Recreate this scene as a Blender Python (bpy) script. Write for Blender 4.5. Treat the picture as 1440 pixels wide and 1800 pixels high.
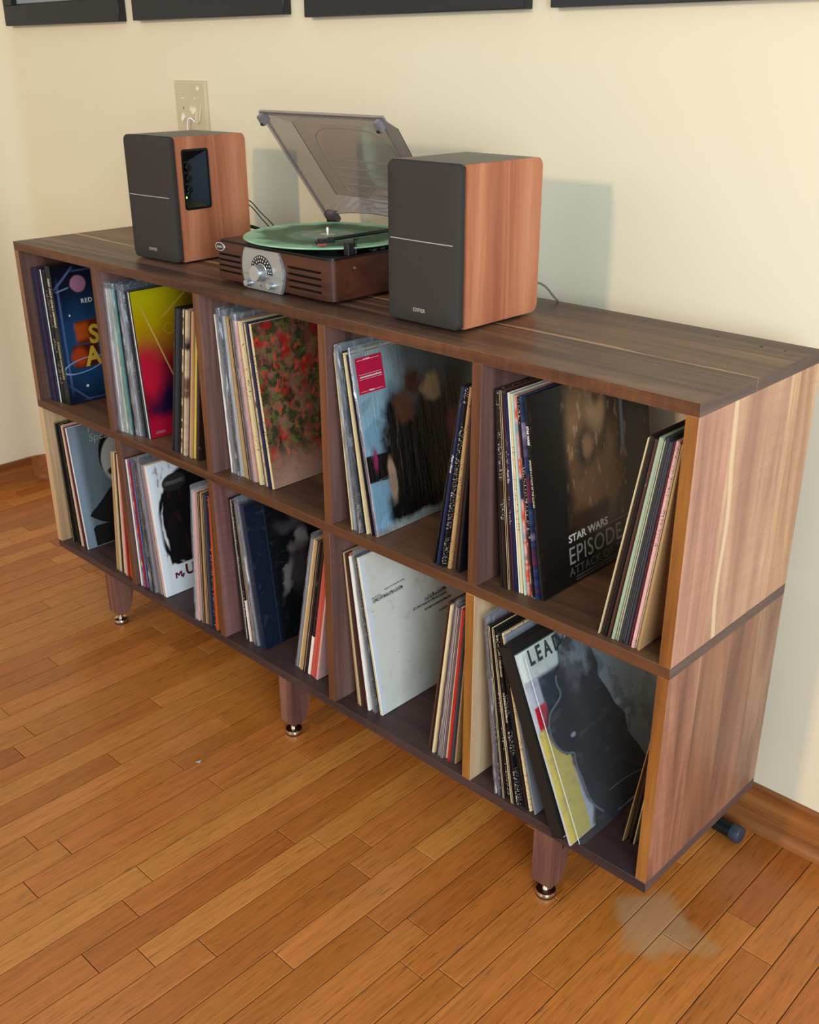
import bpy, bmesh, math, random
from mathutils import Matrix, Vector, Euler
random.seed(7)
for o in list(bpy.data.objects): bpy.data.objects.remove(o)
SC = bpy.context.scene
COL = SC.collection
R = math.radians

# ------------------------------------------------------------------ camera
cam_d = bpy.data.cameras.new('camera'); cam = bpy.data.objects.new('camera', cam_d); COL.objects.link(cam)
cam.location = (2.29006, -1.08584, 1.14205)
cam.rotation_euler = (1.158914, 0.002567, 0.766067)
cam_d.sensor_fit = 'HORIZONTAL'; cam_d.sensor_width = 36.0
cam_d.lens = 1810.647 * 36.0 / 1440.0
cam_d.shift_x = -0.658 / 1440; cam_d.shift_y = -9.99 / 1440
cam_d.clip_start = 0.02
SC.camera = cam
# ------------------------------------------------------------------ light
w = bpy.data.worlds.new('world'); SC.world = w; w.use_nodes = True
w.node_tree.nodes['Background'].inputs[0].default_value = (0.70, 0.87, 1.0, 1)
w.node_tree.nodes['Background'].inputs[1].default_value = 0.75
def area(name, loc, target, sx, sy, power, color, spread=180):
    l = bpy.data.lights.new(name, 'AREA'); l.shape = 'RECTANGLE'; l.size = sx; l.size_y = sy
    l.energy = power; l.color = color; l.spread = R(spread)
    o = bpy.data.objects.new(name, l); COL.objects.link(o); o.location = loc
    o.rotation_euler = (Vector(target) - Vector(loc)).to_track_quat('-Z', 'Y').to_euler()
    return o
area('key_window', (1.05, -6.0, 2.75), (1.0, 0.4, 0.6), 0.26, 0.34, 126, (1.0, 0.74, 0.42))
area('side_window', (3.75, -1.75, 1.25), (1.3, 0.1, 0.4), 1.3, 1.4, 86, (0.76, 0.90, 1.0))
area('front_fill', (-0.6, -4.2, 2.1), (0.8, 0.2, 0.3), 2.2, 1.4, 22, (0.95, 0.96, 1.0))  # soft frontal fill, an added light with no real window behind it
SC.view_settings.view_transform = 'Standard'; SC.view_settings.look = 'None'
SC.view_settings.gamma = 1.0; SC.view_settings.use_curve_mapping = False
SC.view_settings.exposure = 0.0

# ------------------------------------------------------------------ helpers
def lin(h):
    if isinstance(h, tuple): return (h[0], h[1], h[2], 1)
    c = [int(h[i:i+2], 16) / 255 for i in (0, 2, 4)]
    return tuple([x / 12.92 if x <= .04045 else ((x + .055) / 1.055) ** 2.4 for x in c]) + (1,)
class NT:
    def __init__(s, name):
        s.m = bpy.data.materials.new(name); s.m.use_nodes = True; s.t = s.m.node_tree
        s.b = s.t.nodes['Principled BSDF']; s.out = s.t.nodes['Material Output']
    def n(s, ty, **kw):
        n = s.t.nodes.new(ty)
        for k, v in kw.items(): setattr(n, k, v)
        return n
    def put(s, sock, v):
        if hasattr(v, 'links') or isinstance(v, bpy.types.NodeSocket): s.t.links.new(v, sock)
        else:
            if isinstance(v, str): v = lin(v)
            sock.default_value = v
    def math(s, op, a, b=0.0, c=None, clamp=False):
        n = s.n('ShaderNodeMath', operation=op, use_clamp=clamp); s.put(n.inputs[0], a); s.put(n.inputs[1], b)
        if c is not None: s.put(n.inputs[2], c)
        return n.outputs[0]
    def mix(s, f, a, b, mode='MIX'):
        n = s.n('ShaderNodeMix', data_type='RGBA', blend_type=mode, clamp_result=True)
        s.put(n.inputs[0], f); s.put(n.inputs[6], a); s.put(n.inputs[7], b); return n.outputs[2]
    def coord(s, scale=(1, 1, 1), loc=(0, 0, 0), rnd=False, rot=(0, 0, 0)):
        tc = s.n('ShaderNodeTexCoord'); mp = s.n('ShaderNodeMapping'); mp.inputs['Scale'].default_value = scale
        mp.inputs['Rotation'].default_value = rot
        src = tc.outputs['Object']
        if rnd:
            oi = s.n('ShaderNodeObjectInfo'); va = s.n('ShaderNodeVectorMath', operation='ADD')
            vm = s.n('ShaderNodeVectorMath', operation='SCALE'); s.t.links.new(oi.outputs['Location'], vm.inputs[0]); vm.inputs['Scale'].default_value = 3.7
            s.t.links.new(src, va.inputs[0]); s.t.links.new(vm.outputs[0], va.inputs[1]); src = va.outputs[0]
        s.t.links.new(src, mp.inputs['Vector']); mp.inputs['Location'].default_value = loc
        return mp.outputs[0]
    def noise(s, vec, scale=5, detail=4, rough=.55, dist=0):
        n = s.n('ShaderNodeTexNoise'); s.t.links.new(vec, n.inputs['Vector'])
        n.inputs['Scale'].default_value = scale; n.inputs['Detail'].default_value = detail
        n.inputs['Roughness'].default_value = rough; n.inputs['Distortion'].default_value = dist
        return n.outputs['Fac']
    def ramp(s, f, stops):
        n = s.n('ShaderNodeValToRGB'); s.put(n.inputs[0], f); e = n.color_ramp.elements
        while len(e) < len(stops): e.new(0.5)
        for i, (p, c) in enumerate(stops): e[i].position = p; e[i].color = lin(c) if isinstance(c, str) else c
        return n.outputs[0]
    def bump(s, h, strength=.2, dist=.001):
        n = s.n('ShaderNodeBump'); n.inputs['Strength'].default_value = strength; n.inputs['Distance'].default_value = dist
        s.put(n.inputs['Height'], h); s.t.links.new(n.outputs[0], s.b.inputs['Normal'])
    def fin(s, col=None, rough=None, metal=None, spec=None):
        if col is not None: s.put(s.b.inputs['Base Color'], col)
        if rough is not None: s.put(s.b.inputs['Roughness'], rough)
        if metal is not None: s.put(s.b.inputs['Metallic'], metal)
        if spec is not None: s.put(s.b.inputs['Specular IOR Level'], spec)
        return s.m
_c = {}
def plain(name, col, rough=.5, metal=0, spec=.5, var=.06, vscale=40):
    if name in _c: return _c[name]
    m = NT(name); v = m.noise(m.coord(), vscale, 3)
    f = m.math('MULTIPLY', m.math('SUBTRACT', v, .5), var * 4)
    n = m.n('ShaderNodeHueSaturation'); m.put(n.inputs['Color'], col); m.put(n.inputs['Value'], m.math('ADD', f, 1.0))
    _c[name] = m.fin(n.outputs[0], rough, metal, spec); return _c[name]

def wood(name, c, axis='x', scale=1.0, seed=0, rough=.42, knots=True, figure=0, fine=.35, streak=None, lo=.3, hi=.72):
    """c = list of hex from dark to light; axis = grain direction"""
    m = NT(name); al, ac = .9 * scale, (9 if name.startswith('right') else 14) * scale
    sc = {'x': (al, ac, ac), 'y': (ac, al, ac), 'z': (ac, ac, al)}[axis]
    v = m.coord(sc, (seed * 3.1, seed * 1.7, seed * 2.3))
    f = m.noise(v, 1.0, 5, .55, 2.6 if name.startswith(('right', 'walnut_top')) else 1.6)
    st = [(lo + (hi - lo) * i / (len(c) - 1), h) for i, h in enumerate(c)]
    col = m.ramp(f, st)
    v2 = m.coord(tuple(q * 16 if q > 2 * scale else q * 7 for q in sc), (seed, seed, 0))
    fib = m.noise(v2, 1.0, 4, .6, .4)
    n = m.n('ShaderNodeHueSaturation'); m.put(n.inputs['Color'], col)
    val = m.math('ADD', 1.0, m.math('MULTIPLY', m.math('SUBTRACT', fib, .5), fine * 2))
    if figure:
        a2 = {'x': (60, 6, 6), 'y': (6, 60, 6), 'z': (6, 6, 60)}[axis]
        fg = m.noise(m.coord(tuple(q * scale for q in a2), (seed, 0, seed)), 1.0, 3, .5, 1.2)
        val = m.math('ADD', val, m.math('MULTIPLY', m.math('SUBTRACT', fg, .5), figure))
    m.put(n.inputs['Value'], val)
    out = n.outputs[0]
    if streak:
        k = {'x': 1, 'y': 0, 'z': 0}[axis]
        for (pos, wd, hexc, amt, comp) in streak:
            tc = m.n('ShaderNodeTexCoord'); sp = m.n('ShaderNodeSeparateXYZ'); m.t.links.new(tc.outputs['Object'], sp.inputs[0])
            wob = m.noise(m.coord({'x': (3, 3, 3), 'y': (3, 3, 3), 'z': (3, 3, 3)}[axis]), 1, 2)
            q = m.math('ADD', sp.outputs[comp], m.math('MULTIPLY', m.math('SUBTRACT', wob, .5), .06))
            d = m.math('ABSOLUTE', m.math('SUBTRACT', q, pos))
            mr = m.n('ShaderNodeMapRange', interpolation_type='SMOOTHSTEP'); m.put(mr.inputs[0], d)
            mr.inputs[1].default_value = wd; mr.inputs[2].default_value = wd * .35; mr.inputs[3].default_value = 0; mr.inputs[4].default_value = amt
            out = m.mix(mr.outputs[0], out, hexc)
    m.bump(fib, .12, .0006)
    return m.fin(out, m.math('ADD', rough - .02, m.math('MULTIPLY', fib, .14)), 0, .32)

def link(name, me, mat=None, parent=None, loc=None, smooth=False):
    o = bpy.data.objects.new(name, me); COL.objects.link(o)
    if mat:
        for mm in (mat if isinstance(mat, (list, tuple)) else [mat]): me.materials.append(mm)
    if parent: o.parent = parent
    if loc: o.location = loc
    if smooth:
        for p in me.polygons: p.use_smooth = True
    return o
def bm_obj(name, bm, mat, parent=None, loc=None, smooth=False, auto=None):
    me = bpy.data.meshes.new(name); bmesh.ops.recalc_face_normals(bm, faces=bm.faces); bm.to_mesh(me); bm.free()
    o = link(name, me, mat, parent, loc, smooth)
    if auto:
        for p in me.polygons: p.use_smooth = True
        me.set_sharp_from_angle(angle=R(auto))
    return o
def add_box(bm, x0, x1, y0, y1, z0, z1, mat=0, M=None):
    vs = [bm.verts.new((x, y, z)) for x in (x0, x1) for y in (y0, y1) for z in (z0, z1)]
    fs = []
    for f in ((0, 1, 3, 2), (4, 6, 7, 5), (0, 4, 5, 1), (2, 3, 7, 6), (0, 2, 6, 4), (1, 5, 7, 3)):
        ff = bm.faces.new([vs[i] for i in f]); ff.material_index = mat; fs.append(ff)
    if M is not None: bmesh.ops.transform(bm, matrix=M, verts=vs)
    return vs
def box(name, x0, x1, y0, y1, z0, z1, mat, parent=None, bevel=0, seg=1, loc=None):
    bm = bmesh.new(); add_box(bm, x0, x1, y0, y1, z0, z1)
    if bevel: bmesh.ops.bevel(bm, geom=bm.edges[:], offset=bevel, segments=seg, affect='EDGES', profile=.5)
    return bm_obj(name, bm, mat, parent, loc, auto=40 if bevel else None)
def lathe(bm, prof, seg=32, M=None, mat=0):
    rings = []; vs = []
    for r, z in prof:
        ring = [bm.verts.new((r * math.cos(2 * math.pi * i / seg), r * math.sin(2 * math.pi * i / seg), z)) for i in range(seg)] if r > 1e-6 else [bm.verts.new((0, 0, z))]
        rings.append(ring); vs += ring
    for a, b in zip(rings, rings[1:]):
        for i in range(seg):
            j = (i + 1) % seg
            q = [a[i % len(a)], a[j % len(a)], b[j % len(b)], b[i % len(b)]]
            u = []
            for v in q:
                if v not in u: u.append(v)
            if len(u) > 2: bm.faces.new(u).material_index = mat
    if M is not None: bmesh.ops.transform(bm, matrix=M, verts=vs)
def tube(name, pts, r, mat, parent=None, seg=8, cyc=False, res=6):
    cu = bpy.data.curves.new(name, 'CURVE'); cu.dimensions = '3D'; sp = cu.splines.new('NURBS')
    sp.points.add(len(pts) - 1)
    for i, p in enumerate(pts): sp.points[i].co = (*p, 1)
    sp.order_u = min(4, len(pts)); sp.use_endpoint_u = not cyc; sp.use_cyclic_u = cyc; sp.resolution_u = res
    cu.bevel_depth = r; cu.bevel_resolution = max(1, seg // 4); cu.use_fill_caps = True
    t = bpy.data.objects.new('tmp', cu); COL.objects.link(t)
    dg = bpy.context.evaluated_depsgraph_get(); me = bpy.data.meshes.new_from_object(t.evaluated_get(dg))
    bpy.data.objects.remove(t); me.name = name; me.materials.clear()
    return link(name, me, mat, parent, smooth=True)
def text(name, s, size, mat, parent, M, ext=.0002, shear=0, bold=0, sx=1, align='LEFT', space=1):
    cu = bpy.data.curves.new(name, 'FONT'); cu.body = s; cu.size = size; cu.extrude = ext; cu.shear = shear; cu.offset = bold
    cu.align_x = align; cu.space_character = space; cu.resolution_u = 3
    t = bpy.data.objects.new('tmp', cu); COL.objects.link(t)
    dg = bpy.context.evaluated_depsgraph_get(); me = bpy.data.meshes.new_from_object(t.evaluated_get(dg))
    bpy.data.objects.remove(t); me.materials.clear()
    me.transform(M @ Matrix.Diagonal((sx, 1, 1, 1)))
    return link(name, me, mat, parent)
def basis(ex, ey, o):
    ex, ey = Vector(ex), Vector(ey); ez = ex.cross(ey)
    return Matrix(((ex.x, ey.x, ez.x, o[0]), (ex.y, ey.y, ez.y, o[1]), (ex.z, ey.z, ez.z, o[2]), (0, 0, 0, 1)))
def tag(o, label=None, cat=None, group=None, kind=None):
    if label: o['label'] = label
    if cat: o['category'] = cat
    if group: o['group'] = group
    if kind: o['kind'] = kind
    return o
def empty(name, loc, rz=0, **kw):
    o = bpy.data.objects.new(name, None); COL.objects.link(o); o.location = loc; o.rotation_euler = (0, 0, rz)
    o.empty_display_size = .05
    return tag(o, **kw)
def rrect(w0, w1, h0, h1, r, seg=5, corners=(1, 1, 1, 1)):
    """rounded rectangle outline; corners = (lo-lo, hi-lo, hi-hi, lo-hi)"""
    pts = []
    for k, (cx, cy, a) in enumerate(((w0, h0, 180), (w1, h0, 270), (w1, h1, 0), (w0, h1, 90))):
        rr = r if corners[k] else 0
        sx = 1 if k in (0, 3) else -1; sy = 1 if k in (0, 1) else -1
        if rr == 0: pts.append((cx, cy)); continue
        for i in range(seg + 1):
            t = R(a + 90 * i / seg); pts.append((cx + sx * rr + rr * math.cos(t), cy + sy * rr + rr * math.sin(t)))
    return pts
def prism(bm, pts, plane, a, b, mat=0, inset=0):
    """extrude 2-D outline; plane 'yz' along x, 'xz' along y, 'xy' along z, from a to b"""
    f = {'yz': lambda p, d: (d, p[0], p[1]), 'xz': lambda p, d: (p[0], d, p[1]), 'xy': lambda p, d: (p[0], p[1], d)}[plane]
    A = [bm.verts.new(f(p, a)) for p in pts]; B = [bm.verts.new(f(p, b)) for p in pts]
    n = len(pts)
    bm.faces.new(A).material_index = mat; bm.faces.new(B[::-1]).material_index = mat
    for i in range(n): bm.faces.new((A[i], B[i], B[(i + 1) % n], A[(i + 1) % n])).material_index = mat
    return A + B

FZ = -0.1385      # floor height (the cabinet's underside is z = 0)
WY = 0.424        # back wall face
WX = -0.80       # left wall face
L, D, T = 1.72577, 0.34005, 0.01807
ZM0, ZM1 = 0.3725, 0.39057       # middle shelf
ZT0, ZT1 = 0.74367, 0.76174      # top
# ------------------------------------------------------------------ materials of the room
def wall_mat():
    m = NT('wall_paint'); n1 = m.noise(m.coord(), 1.3, 3); n2 = m.noise(m.coord(), 90, 4)
    c = m.mix(n1, 'dbcdb0', 'e0d3b8')
    sp = m.noise(m.coord(), 33, 2, .4); mk = m.n('ShaderNodeMapRange'); m.put(mk.inputs[0], sp)
    mk.inputs[1].default_value = .765; mk.inputs[2].default_value = .80
    c = m.mix(m.math('MULTIPLY', mk.outputs[0], .35), c, 'b9ab8c')
    m.bump(n2, .08, .001); return m.fin(c, .62, 0, .3)
WALL = wall_mat()
def plank_mat():
    m = NT('oak_plank')
    at = m.n('ShaderNodeAttribute', attribute_name='tint')
    sep = m.n('ShaderNodeSeparateColor'); m.t.links.new(at.outputs['Color'], sep.inputs[0])
    tc = m.n('ShaderNodeTexCoord'); off = m.n('ShaderNodeVectorMath', operation='MULTIPLY_ADD')
    m.t.links.new(at.outputs['Color'], off.inputs[0]); off.inputs[1].default_value = (7, 9, 3); m.t.links.new(tc.outputs['Object'], off.inputs[2])
    def mp(sc):
        n = m.n('ShaderNodeMapping'); n.inputs['Scale'].default_value = sc; m.t.links.new(off.outputs[0], n.inputs[0]); return n.outputs[0]
    g1 = m.noise(mp((26, 2.2, 1)), 1, 4, .55, 1.4)
    g2 = m.noise(mp((230, 9, 1)), 1, 4, .6, .3)
    g3 = m.noise(mp((520, 24, 1)), 1, 2, .5, 0)
    base = m.ramp(sep.outputs[0], [(0, '985a32'), (.35, 'a76638'), (.7, 'b06f3f'), (1, 'bd7d48')])
    hue = m.n('ShaderNodeHueSaturation'); m.put(hue.inputs['Color'], base); m.put(hue.inputs['Hue'], m.math('ADD', .4955, m.math('MULTIPLY', sep.outputs[1], .007))); base = hue.outputs[0]
    g4 = m.noise(mp((75, 3.2, 1)), 1, 3, .5, 2.2)
    n = m.n('ShaderNodeHueSaturation'); m.put(n.inputs['Color'], base); n.inputs['Saturation'].default_value = 1.06
    val = m.math('ADD', .30, m.math('ADD', m.math('MULTIPLY', g4, .36), m.math('ADD', m.math('MULTIPLY', g1, .40), m.math('MULTIPLY', g2, .68))))
    m.put(n.inputs['Value'], val)
    fl = m.n('ShaderNodeMapRange'); m.put(fl.inputs[0], g3); fl.inputs[1].default_value = .58; fl.inputs[2].default_value = .72
    col = m.mix(m.math('MULTIPLY', fl.outputs[0], .6), n.outputs[0], '56300f')
    # paler greyish patch mixed into the plank colour near the cabinet's right end
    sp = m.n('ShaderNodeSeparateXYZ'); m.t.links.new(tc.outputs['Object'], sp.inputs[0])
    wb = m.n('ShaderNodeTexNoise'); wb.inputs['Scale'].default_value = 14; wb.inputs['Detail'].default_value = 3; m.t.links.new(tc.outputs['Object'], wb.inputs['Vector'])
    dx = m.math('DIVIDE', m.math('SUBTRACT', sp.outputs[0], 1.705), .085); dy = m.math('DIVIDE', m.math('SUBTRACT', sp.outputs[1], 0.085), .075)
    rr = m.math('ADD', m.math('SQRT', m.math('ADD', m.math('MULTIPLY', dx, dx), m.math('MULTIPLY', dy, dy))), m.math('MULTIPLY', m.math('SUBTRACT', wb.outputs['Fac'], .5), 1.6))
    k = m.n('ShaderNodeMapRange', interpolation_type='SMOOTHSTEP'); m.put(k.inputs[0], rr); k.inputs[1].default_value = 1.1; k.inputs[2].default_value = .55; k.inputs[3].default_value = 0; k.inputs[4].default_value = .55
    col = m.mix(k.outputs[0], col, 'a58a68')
    m.bump(g2, .12, .0006)
    return m.fin(col, m.math('ADD', .20, m.math('MULTIPLY', g2, .16)), 0, .5)
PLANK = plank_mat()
TRIM = wood('trim_oak', ['75401c', '93582b', 'a86c38'], 'x', 1, 3, .38)
TRIMY = wood('trim_oak_side', ['75401c', '93582b', 'a86c38'], 'y', 1, 5, .38)

# ------------------------------------------------------------------ setting
def room():
    # wall_left, rounded corner and wall_back as two strips of plaster
    rc = .10
    arc = [(WX + rc - rc * math.cos(R(a)), WY - rc + rc * math.sin(R(a))) for a in range(0, 91, 10)]
    def strip(name, path, th, z0, z1, mat, side=1):
        bm = bmesh.new(); pts = []
        for i, p in enumerate(path):
            a = Vector(path[max(i - 1, 0)]); b = Vector(path[min(i + 1, len(path) - 1)]); d = (b - a).normalized()
            n = Vector((-d.y, d.x)) * side
            pts.append((Vector(p), Vector(p) + n * th))
        prev = None
        for (p, q) in pts:
            cur = [bm.verts.new((p.x, p.y, z0)), bm.verts.new((q.x, q.y, z0)), bm.verts.new((q.x, q.y, z1)), bm.verts.new((p.x, p.y, z1))]
            if prev:
                for k in range(4): bm.faces.new((prev[k], cur[k], cur[(k + 1) % 4], prev[(k + 1) % 4]))
            else: bm.faces.new(cur[::-1])
            prev = cur
        bm.faces.new(prev)
        return bm_obj(name, bm, mat, auto=30)
    tag(strip('wall_left', [(WX, -3.2), (WX, WY - rc)], .1, FZ, 2.35, WALL), kind='structure')
    tag(strip('wall_back', arc + [(4.2, WY)], .1, FZ, 2.35, WALL), kind='structure')
    # baseboards follow the rounded corner
    def inner(off): return [(WX + rc - (rc - off) * math.cos(R(a)), WY - rc + (rc - off) * math.sin(R(a))) for a in range(0, 91, 10)]
    bl = strip('baseboard_left', [(WX + .012, -3.2), (WX + .012, WY - rc)], .012, FZ, FZ + .082, TRIMY); tag(bl, kind='structure')
    sh = strip('shoe_molding', [(WX + .030, -3.2), (WX + .030, WY - rc)], .018, FZ, FZ + .020, TRIMY); sh.parent = bl
    bb = strip('baseboard_back', inner(.012) + [(4.2, WY - .012)], .012, FZ, FZ + .082, TRIM); tag(bb, kind='structure')
    # rounded shoe: a quarter-round section
    bm = bmesh.new(); path = inner(.030) + [(4.2, WY - .030)]; prev = None
    for i, p in enumerate(path):
        a = Vector(path[max(i - 1, 0)]); b = Vector(path[min(i + 1, len(path) - 1)]); d = (b - a).normalized(); n = Vector((-d.y, d.x))
        prof = [(0, 0), (0, .008), (.003, .014), (.008, .019), (.018, .021), (.018, 0)]
        cur = [bm.verts.new((p[0] + n.x * u, p[1] + n.y * u, FZ + z)) for u, z in prof]
        if prev:
            for k in range(6): bm.faces.new((prev[k], cur[k], cur[(k + 1) % 6], prev[(k + 1) % 6]))
        prev = cur
    bm_obj('shoe_molding', bm, TRIM, bb, auto=50)
room()

def floor():
    fl = box('floor', WX - .1, 4.2, -3.2, WY + .1, FZ - .06, FZ - .0025, plain('subfloor', '1e1007', .9)); tag(fl, kind='structure')
    PW = .0525; random.seed(21)
    def inview(x, y):    # the triangle of floor the photograph shows, with a margin
        return y > -.86 and x > -.80 and (y > -.62 * (x + .8) + .05 - .2 or y > -.72) and not (y < .95 * (x - 1.15) - .95) and y < .40 and \
               (y > (.216 - .2) - (x + .8175) * .489 - .12) and (y > -.73 + (x - 1.116) * .957 - .13)
    far = bmesh.new(); tl = far.loops.layers.float_color.new('tint')
    parts = 0; x = WX + .002
    while x < 4.15:
        y = -3.2 + random.uniform(0, .5)
        y0 = -3.2
        while y0 < WY:
            ln = random.choice([.28, .36, .45, .55, .7, .85, .5, .4]) * random.uniform(.85, 1.15)
            y1 = min(y0 + ln, WY)
            if WY - y1 < .1: y1 = WY
            c = random.random(); tint = (min(1, max(0, random.gauss(.5, .27))), random.random(), random.random(), 1)
            vis = any(inview(x + PW / 2, y0 + (y1 - y0) * t) for t in (0, .25, .5, .75, 1))
            dz = random.uniform(-.0003, .0002)
            g = .0007
            def mk(bm, lay):
                a, b, e = x + g, x + PW - g, .0008
                top = [(a + e, y0 + g + e), (b - e, y0 + g + e), (b - e, y1 - g - e), (a + e, y1 - g - e)]
                mid = [(a, y0 + g), (b, y0 + g), (b, y1 - g), (a, y1 - g)]
                V = [bm.verts.new((p[0], p[1], FZ + dz)) for p in top] + [bm.verts.new((p[0], p[1], FZ + dz - .0007)) for p in mid] + [bm.verts.new((p[0], p[1], FZ - .003)) for p in mid]
                fs = [bm.faces.new(V[:4])]
                for k in range(4):
                    j = (k + 1) % 4
                    fs.append(bm.faces.new((V[4 + k], V[4 + j], V[j], V[k]))); fs.append(bm.faces.new((V[8 + k], V[8 + j], V[4 + j], V[4 + k])))
                for f in fs:
                    for lp in f.loops: lp[lay] = tint
            if vis and parts < 298:
                bm = bmesh.new(); lay = bm.loops.layers.float_color.new('tint'); mk(bm, lay)
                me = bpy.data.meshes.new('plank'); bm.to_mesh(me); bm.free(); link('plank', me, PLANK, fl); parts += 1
            else: mk(far, tl)
            y0 = y1
        x += PW
    me = bpy.data.meshes.new('distant_planks'); far.to_mesh(me); far.free()
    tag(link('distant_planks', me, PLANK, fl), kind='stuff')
    print('floor parts', parts)
floor()

# ------------------------------------------------------------------ cabinet
def cabinet():
    c = empty('record_cabinet', (L / 2, D / 2, FZ), label='long two-row walnut record cabinet with ten open bays and stubby legs', cat='cabinet')
    off = Vector((L / 2, D / 2, FZ))
    def bd(name, x0, x1, y0, y1, z0, z1, mat, bev=.0008, label=None, front=None, end=None):
        o = box(name, x0 - off.x, x1 - off.x, y0 - off.y, y1 - off.y, z0 - off.z, z1 - off.z, mat, c, bev)
        for mm, ax, val in ((front, 1, y0 - off.y), (end, 0, x1 - off.x)):
            if mm:
                o.data.materials.append(mm); ix = len(o.data.materials) - 1
                for p in o.data.polygons:
                    if abs(p.center[ax] - val) < 1e-4: p.material_index = ix
        if label: o['label'] = label
        return o
    tops = [wood('walnut_top_front', ['38271f', '563b2d', '71513d', '805e48'], 'x', .8, 1, .36, figure=.55, fine=.25),
            wood('walnut_top_middle', ['4c3323', '6b4833', '875f43'], 'x', .8, 2, .36, figure=.3, fine=.22, streak=[(-.019, .009, 'b08a62', .8, 1)]),
            wood('walnut_top_back', ['453025', '5e4331', '76563e'], 'x', .8, 4, .38, figure=.35, fine=.22)]
    edge = wood('walnut_front_edge', ['3a2114', '573420', '6e4527'], 'x', 1.6, 6, .42, figure=.9)
    endg = wood('walnut_end_grain', ['4a3a36', '5c4842', '6e564c'], 'y', 1.2, 7, .45)
    for (a, b), m in zip(((0, .145), (.1452, .255), (.2552, D)), tops): bd('top_board', 0, L, a, b, ZT0, ZT1, m, .0004, front=edge if a == 0 else None, end=endg)
    shf = wood('walnut_shelf', ['442e24', '63432f', '7b543a'], 'x', .8, 8, .4, figure=.3)
    bot = wood('walnut_bottom', ['2e2223', '3f2e2c', '4d3834'], 'x', .9, 9, .42)
    sfe = wood('walnut_shelf_edge', ['3c2519', '55341f', '6a4128'], 'x', 1.2, 18, .42, figure=.3)
    for (a, b), s in zip(((0, .12), (.1202, .23), (.2302, D)), (8, 10, 12)):
        bd('shelf_board', 0, L, a, b, ZM0, ZM1, shf, .0004, front=sfe if a == 0 else None, end=endg)
        bd('bottom_board', 0, L, a, b, 0, T, bot, .0004, end=endg)
    # left end panels
    wl = wood('walnut_left_upper', ['4a322b', '6a4a40', '856155'], 'z', 1, 14, .45, figure=.3)
    pl = wood('sapwood_left_lower', ['a37e5c', 'bd9871', 'cfae88'], 'z', .8, 15, .45)
    bd('left_end_panel', 0, T, 0, D, ZM1, ZT0, wl, .0004, front=wood('left_front', ['5c3a22', '7a5232', '8c6440'], 'z', 1, 24, .42)); bd('left_end_panel', 0, T, 0, D, T, ZM0, pl, .0004, label='pale sapwood left end panel of the lower row')
    # right end, glued from separate boards
    ru = [wood('right_upper_a', ['8f6353', 'b1806b', 'c99a80'], 'z', 1, 21, .38, figure=.2), wood('right_upper_b', ['8e6654', 'b58a70', 'cda684'], 'z', .8, 22, .38, figure=.25, streak=[(-.066, .008, 'dcbf98', .8, 1), (.085, .008, 'd8b890', .5, 1)]),
          wood('right_upper_c', ['9a7258', 'bd9170', 'd2ac84'], 'z', .9, 23, .38, figure=.2)]
    rl = [wood('right_lower_a', ['6e4437', '97654f', 'b5836a'], 'z', 1.3, 31, .36, figure=.35), wood('right_lower_b', ['6a4636', '8f6049', 'a87759'], 'z', 1, 32, .36), wood('right_lower_c', ['684436', '8a5f4a', 'a2765c'], 'z', .8, 33, .36, figure=.2),
          wood('right_lower_d', ['745242', '96715a', 'a98468'], 'z', 1, 34, .36)]
    fe = wood('right_front_edge', ['5c3417', '845020', '9c6630'], 'z', 1, 35, .42)
    for (a, b), m in zip(((.0, .0885), (.0886, .259), (.2591, D)), ru): bd('right_end_board', L - T, L, a, b, ZM1, ZT0, m, .0002, front=fe if a == 0 else None)
    for (a, b), m in zip(((.0, .088), (.0881, .175), (.1751, .262), (.2621, D)), rl): bd('right_end_board', L - T, L, a, b, T, ZM0, m, .0002, front=fe if a == 0 else None)
    # dividers
    up = [(.328, 'a'), (.6871, 'b'), (1.0347, 'c'), (1.3669, 'd')]; lo = [(.3432, 'e'), (.6842, 'f'), (1.0277, 'g'), (1.3642, 'h')]
    base = ['4f352f', '6c4c44', '846156']; dfe = wood('divider_front', ['482a1a', '623b24', '784a2c'], 'z', 1.2, 19, .42); pfe = wood('pale_divider_front', ['82511f', '9c682f', 'b47d40'], 'z', 1, 20, .42)
    for i, (x, k) in enumerate(up): bd('divider', x, x + T, 0, D, ZM1, ZT0, wood('walnut_divider_' + k, base, 'z', 1, 41 + i, .45, figure=.15), .0004, front=dfe)
    for i, (x, k) in enumerate(lo):
        if k == 'h': bd('divider', x, x + T, 0, D, T, ZM0, wood('pale_divider', ['a88460', 'bf9c76', 'd2b28c'], 'z', .8, 50, .42), .0004, front=pfe, label='pale sapwood divider')
        else: bd('divider', x, x + T, 0, D, T, ZM0, wood('walnut_divider_' + k, base if k != 'f' else ['5c3936', '7d5450', '9a6e68'], 'z', 1, 51 + i, .45, figure=.5 if k == 'f' else .15), .0004, front=dfe)
    # legs with levelling feet
    legm = wood('walnut_leg', ['4f322c', '70493f', '8a6154'], 'z', 1.2, 61, .42)
    chrome = plain('leveler_chrome', 'd8cdbb', .16, 1, var=.02); blk = plain('leveler_rubber', '15130f', .6)
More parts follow.
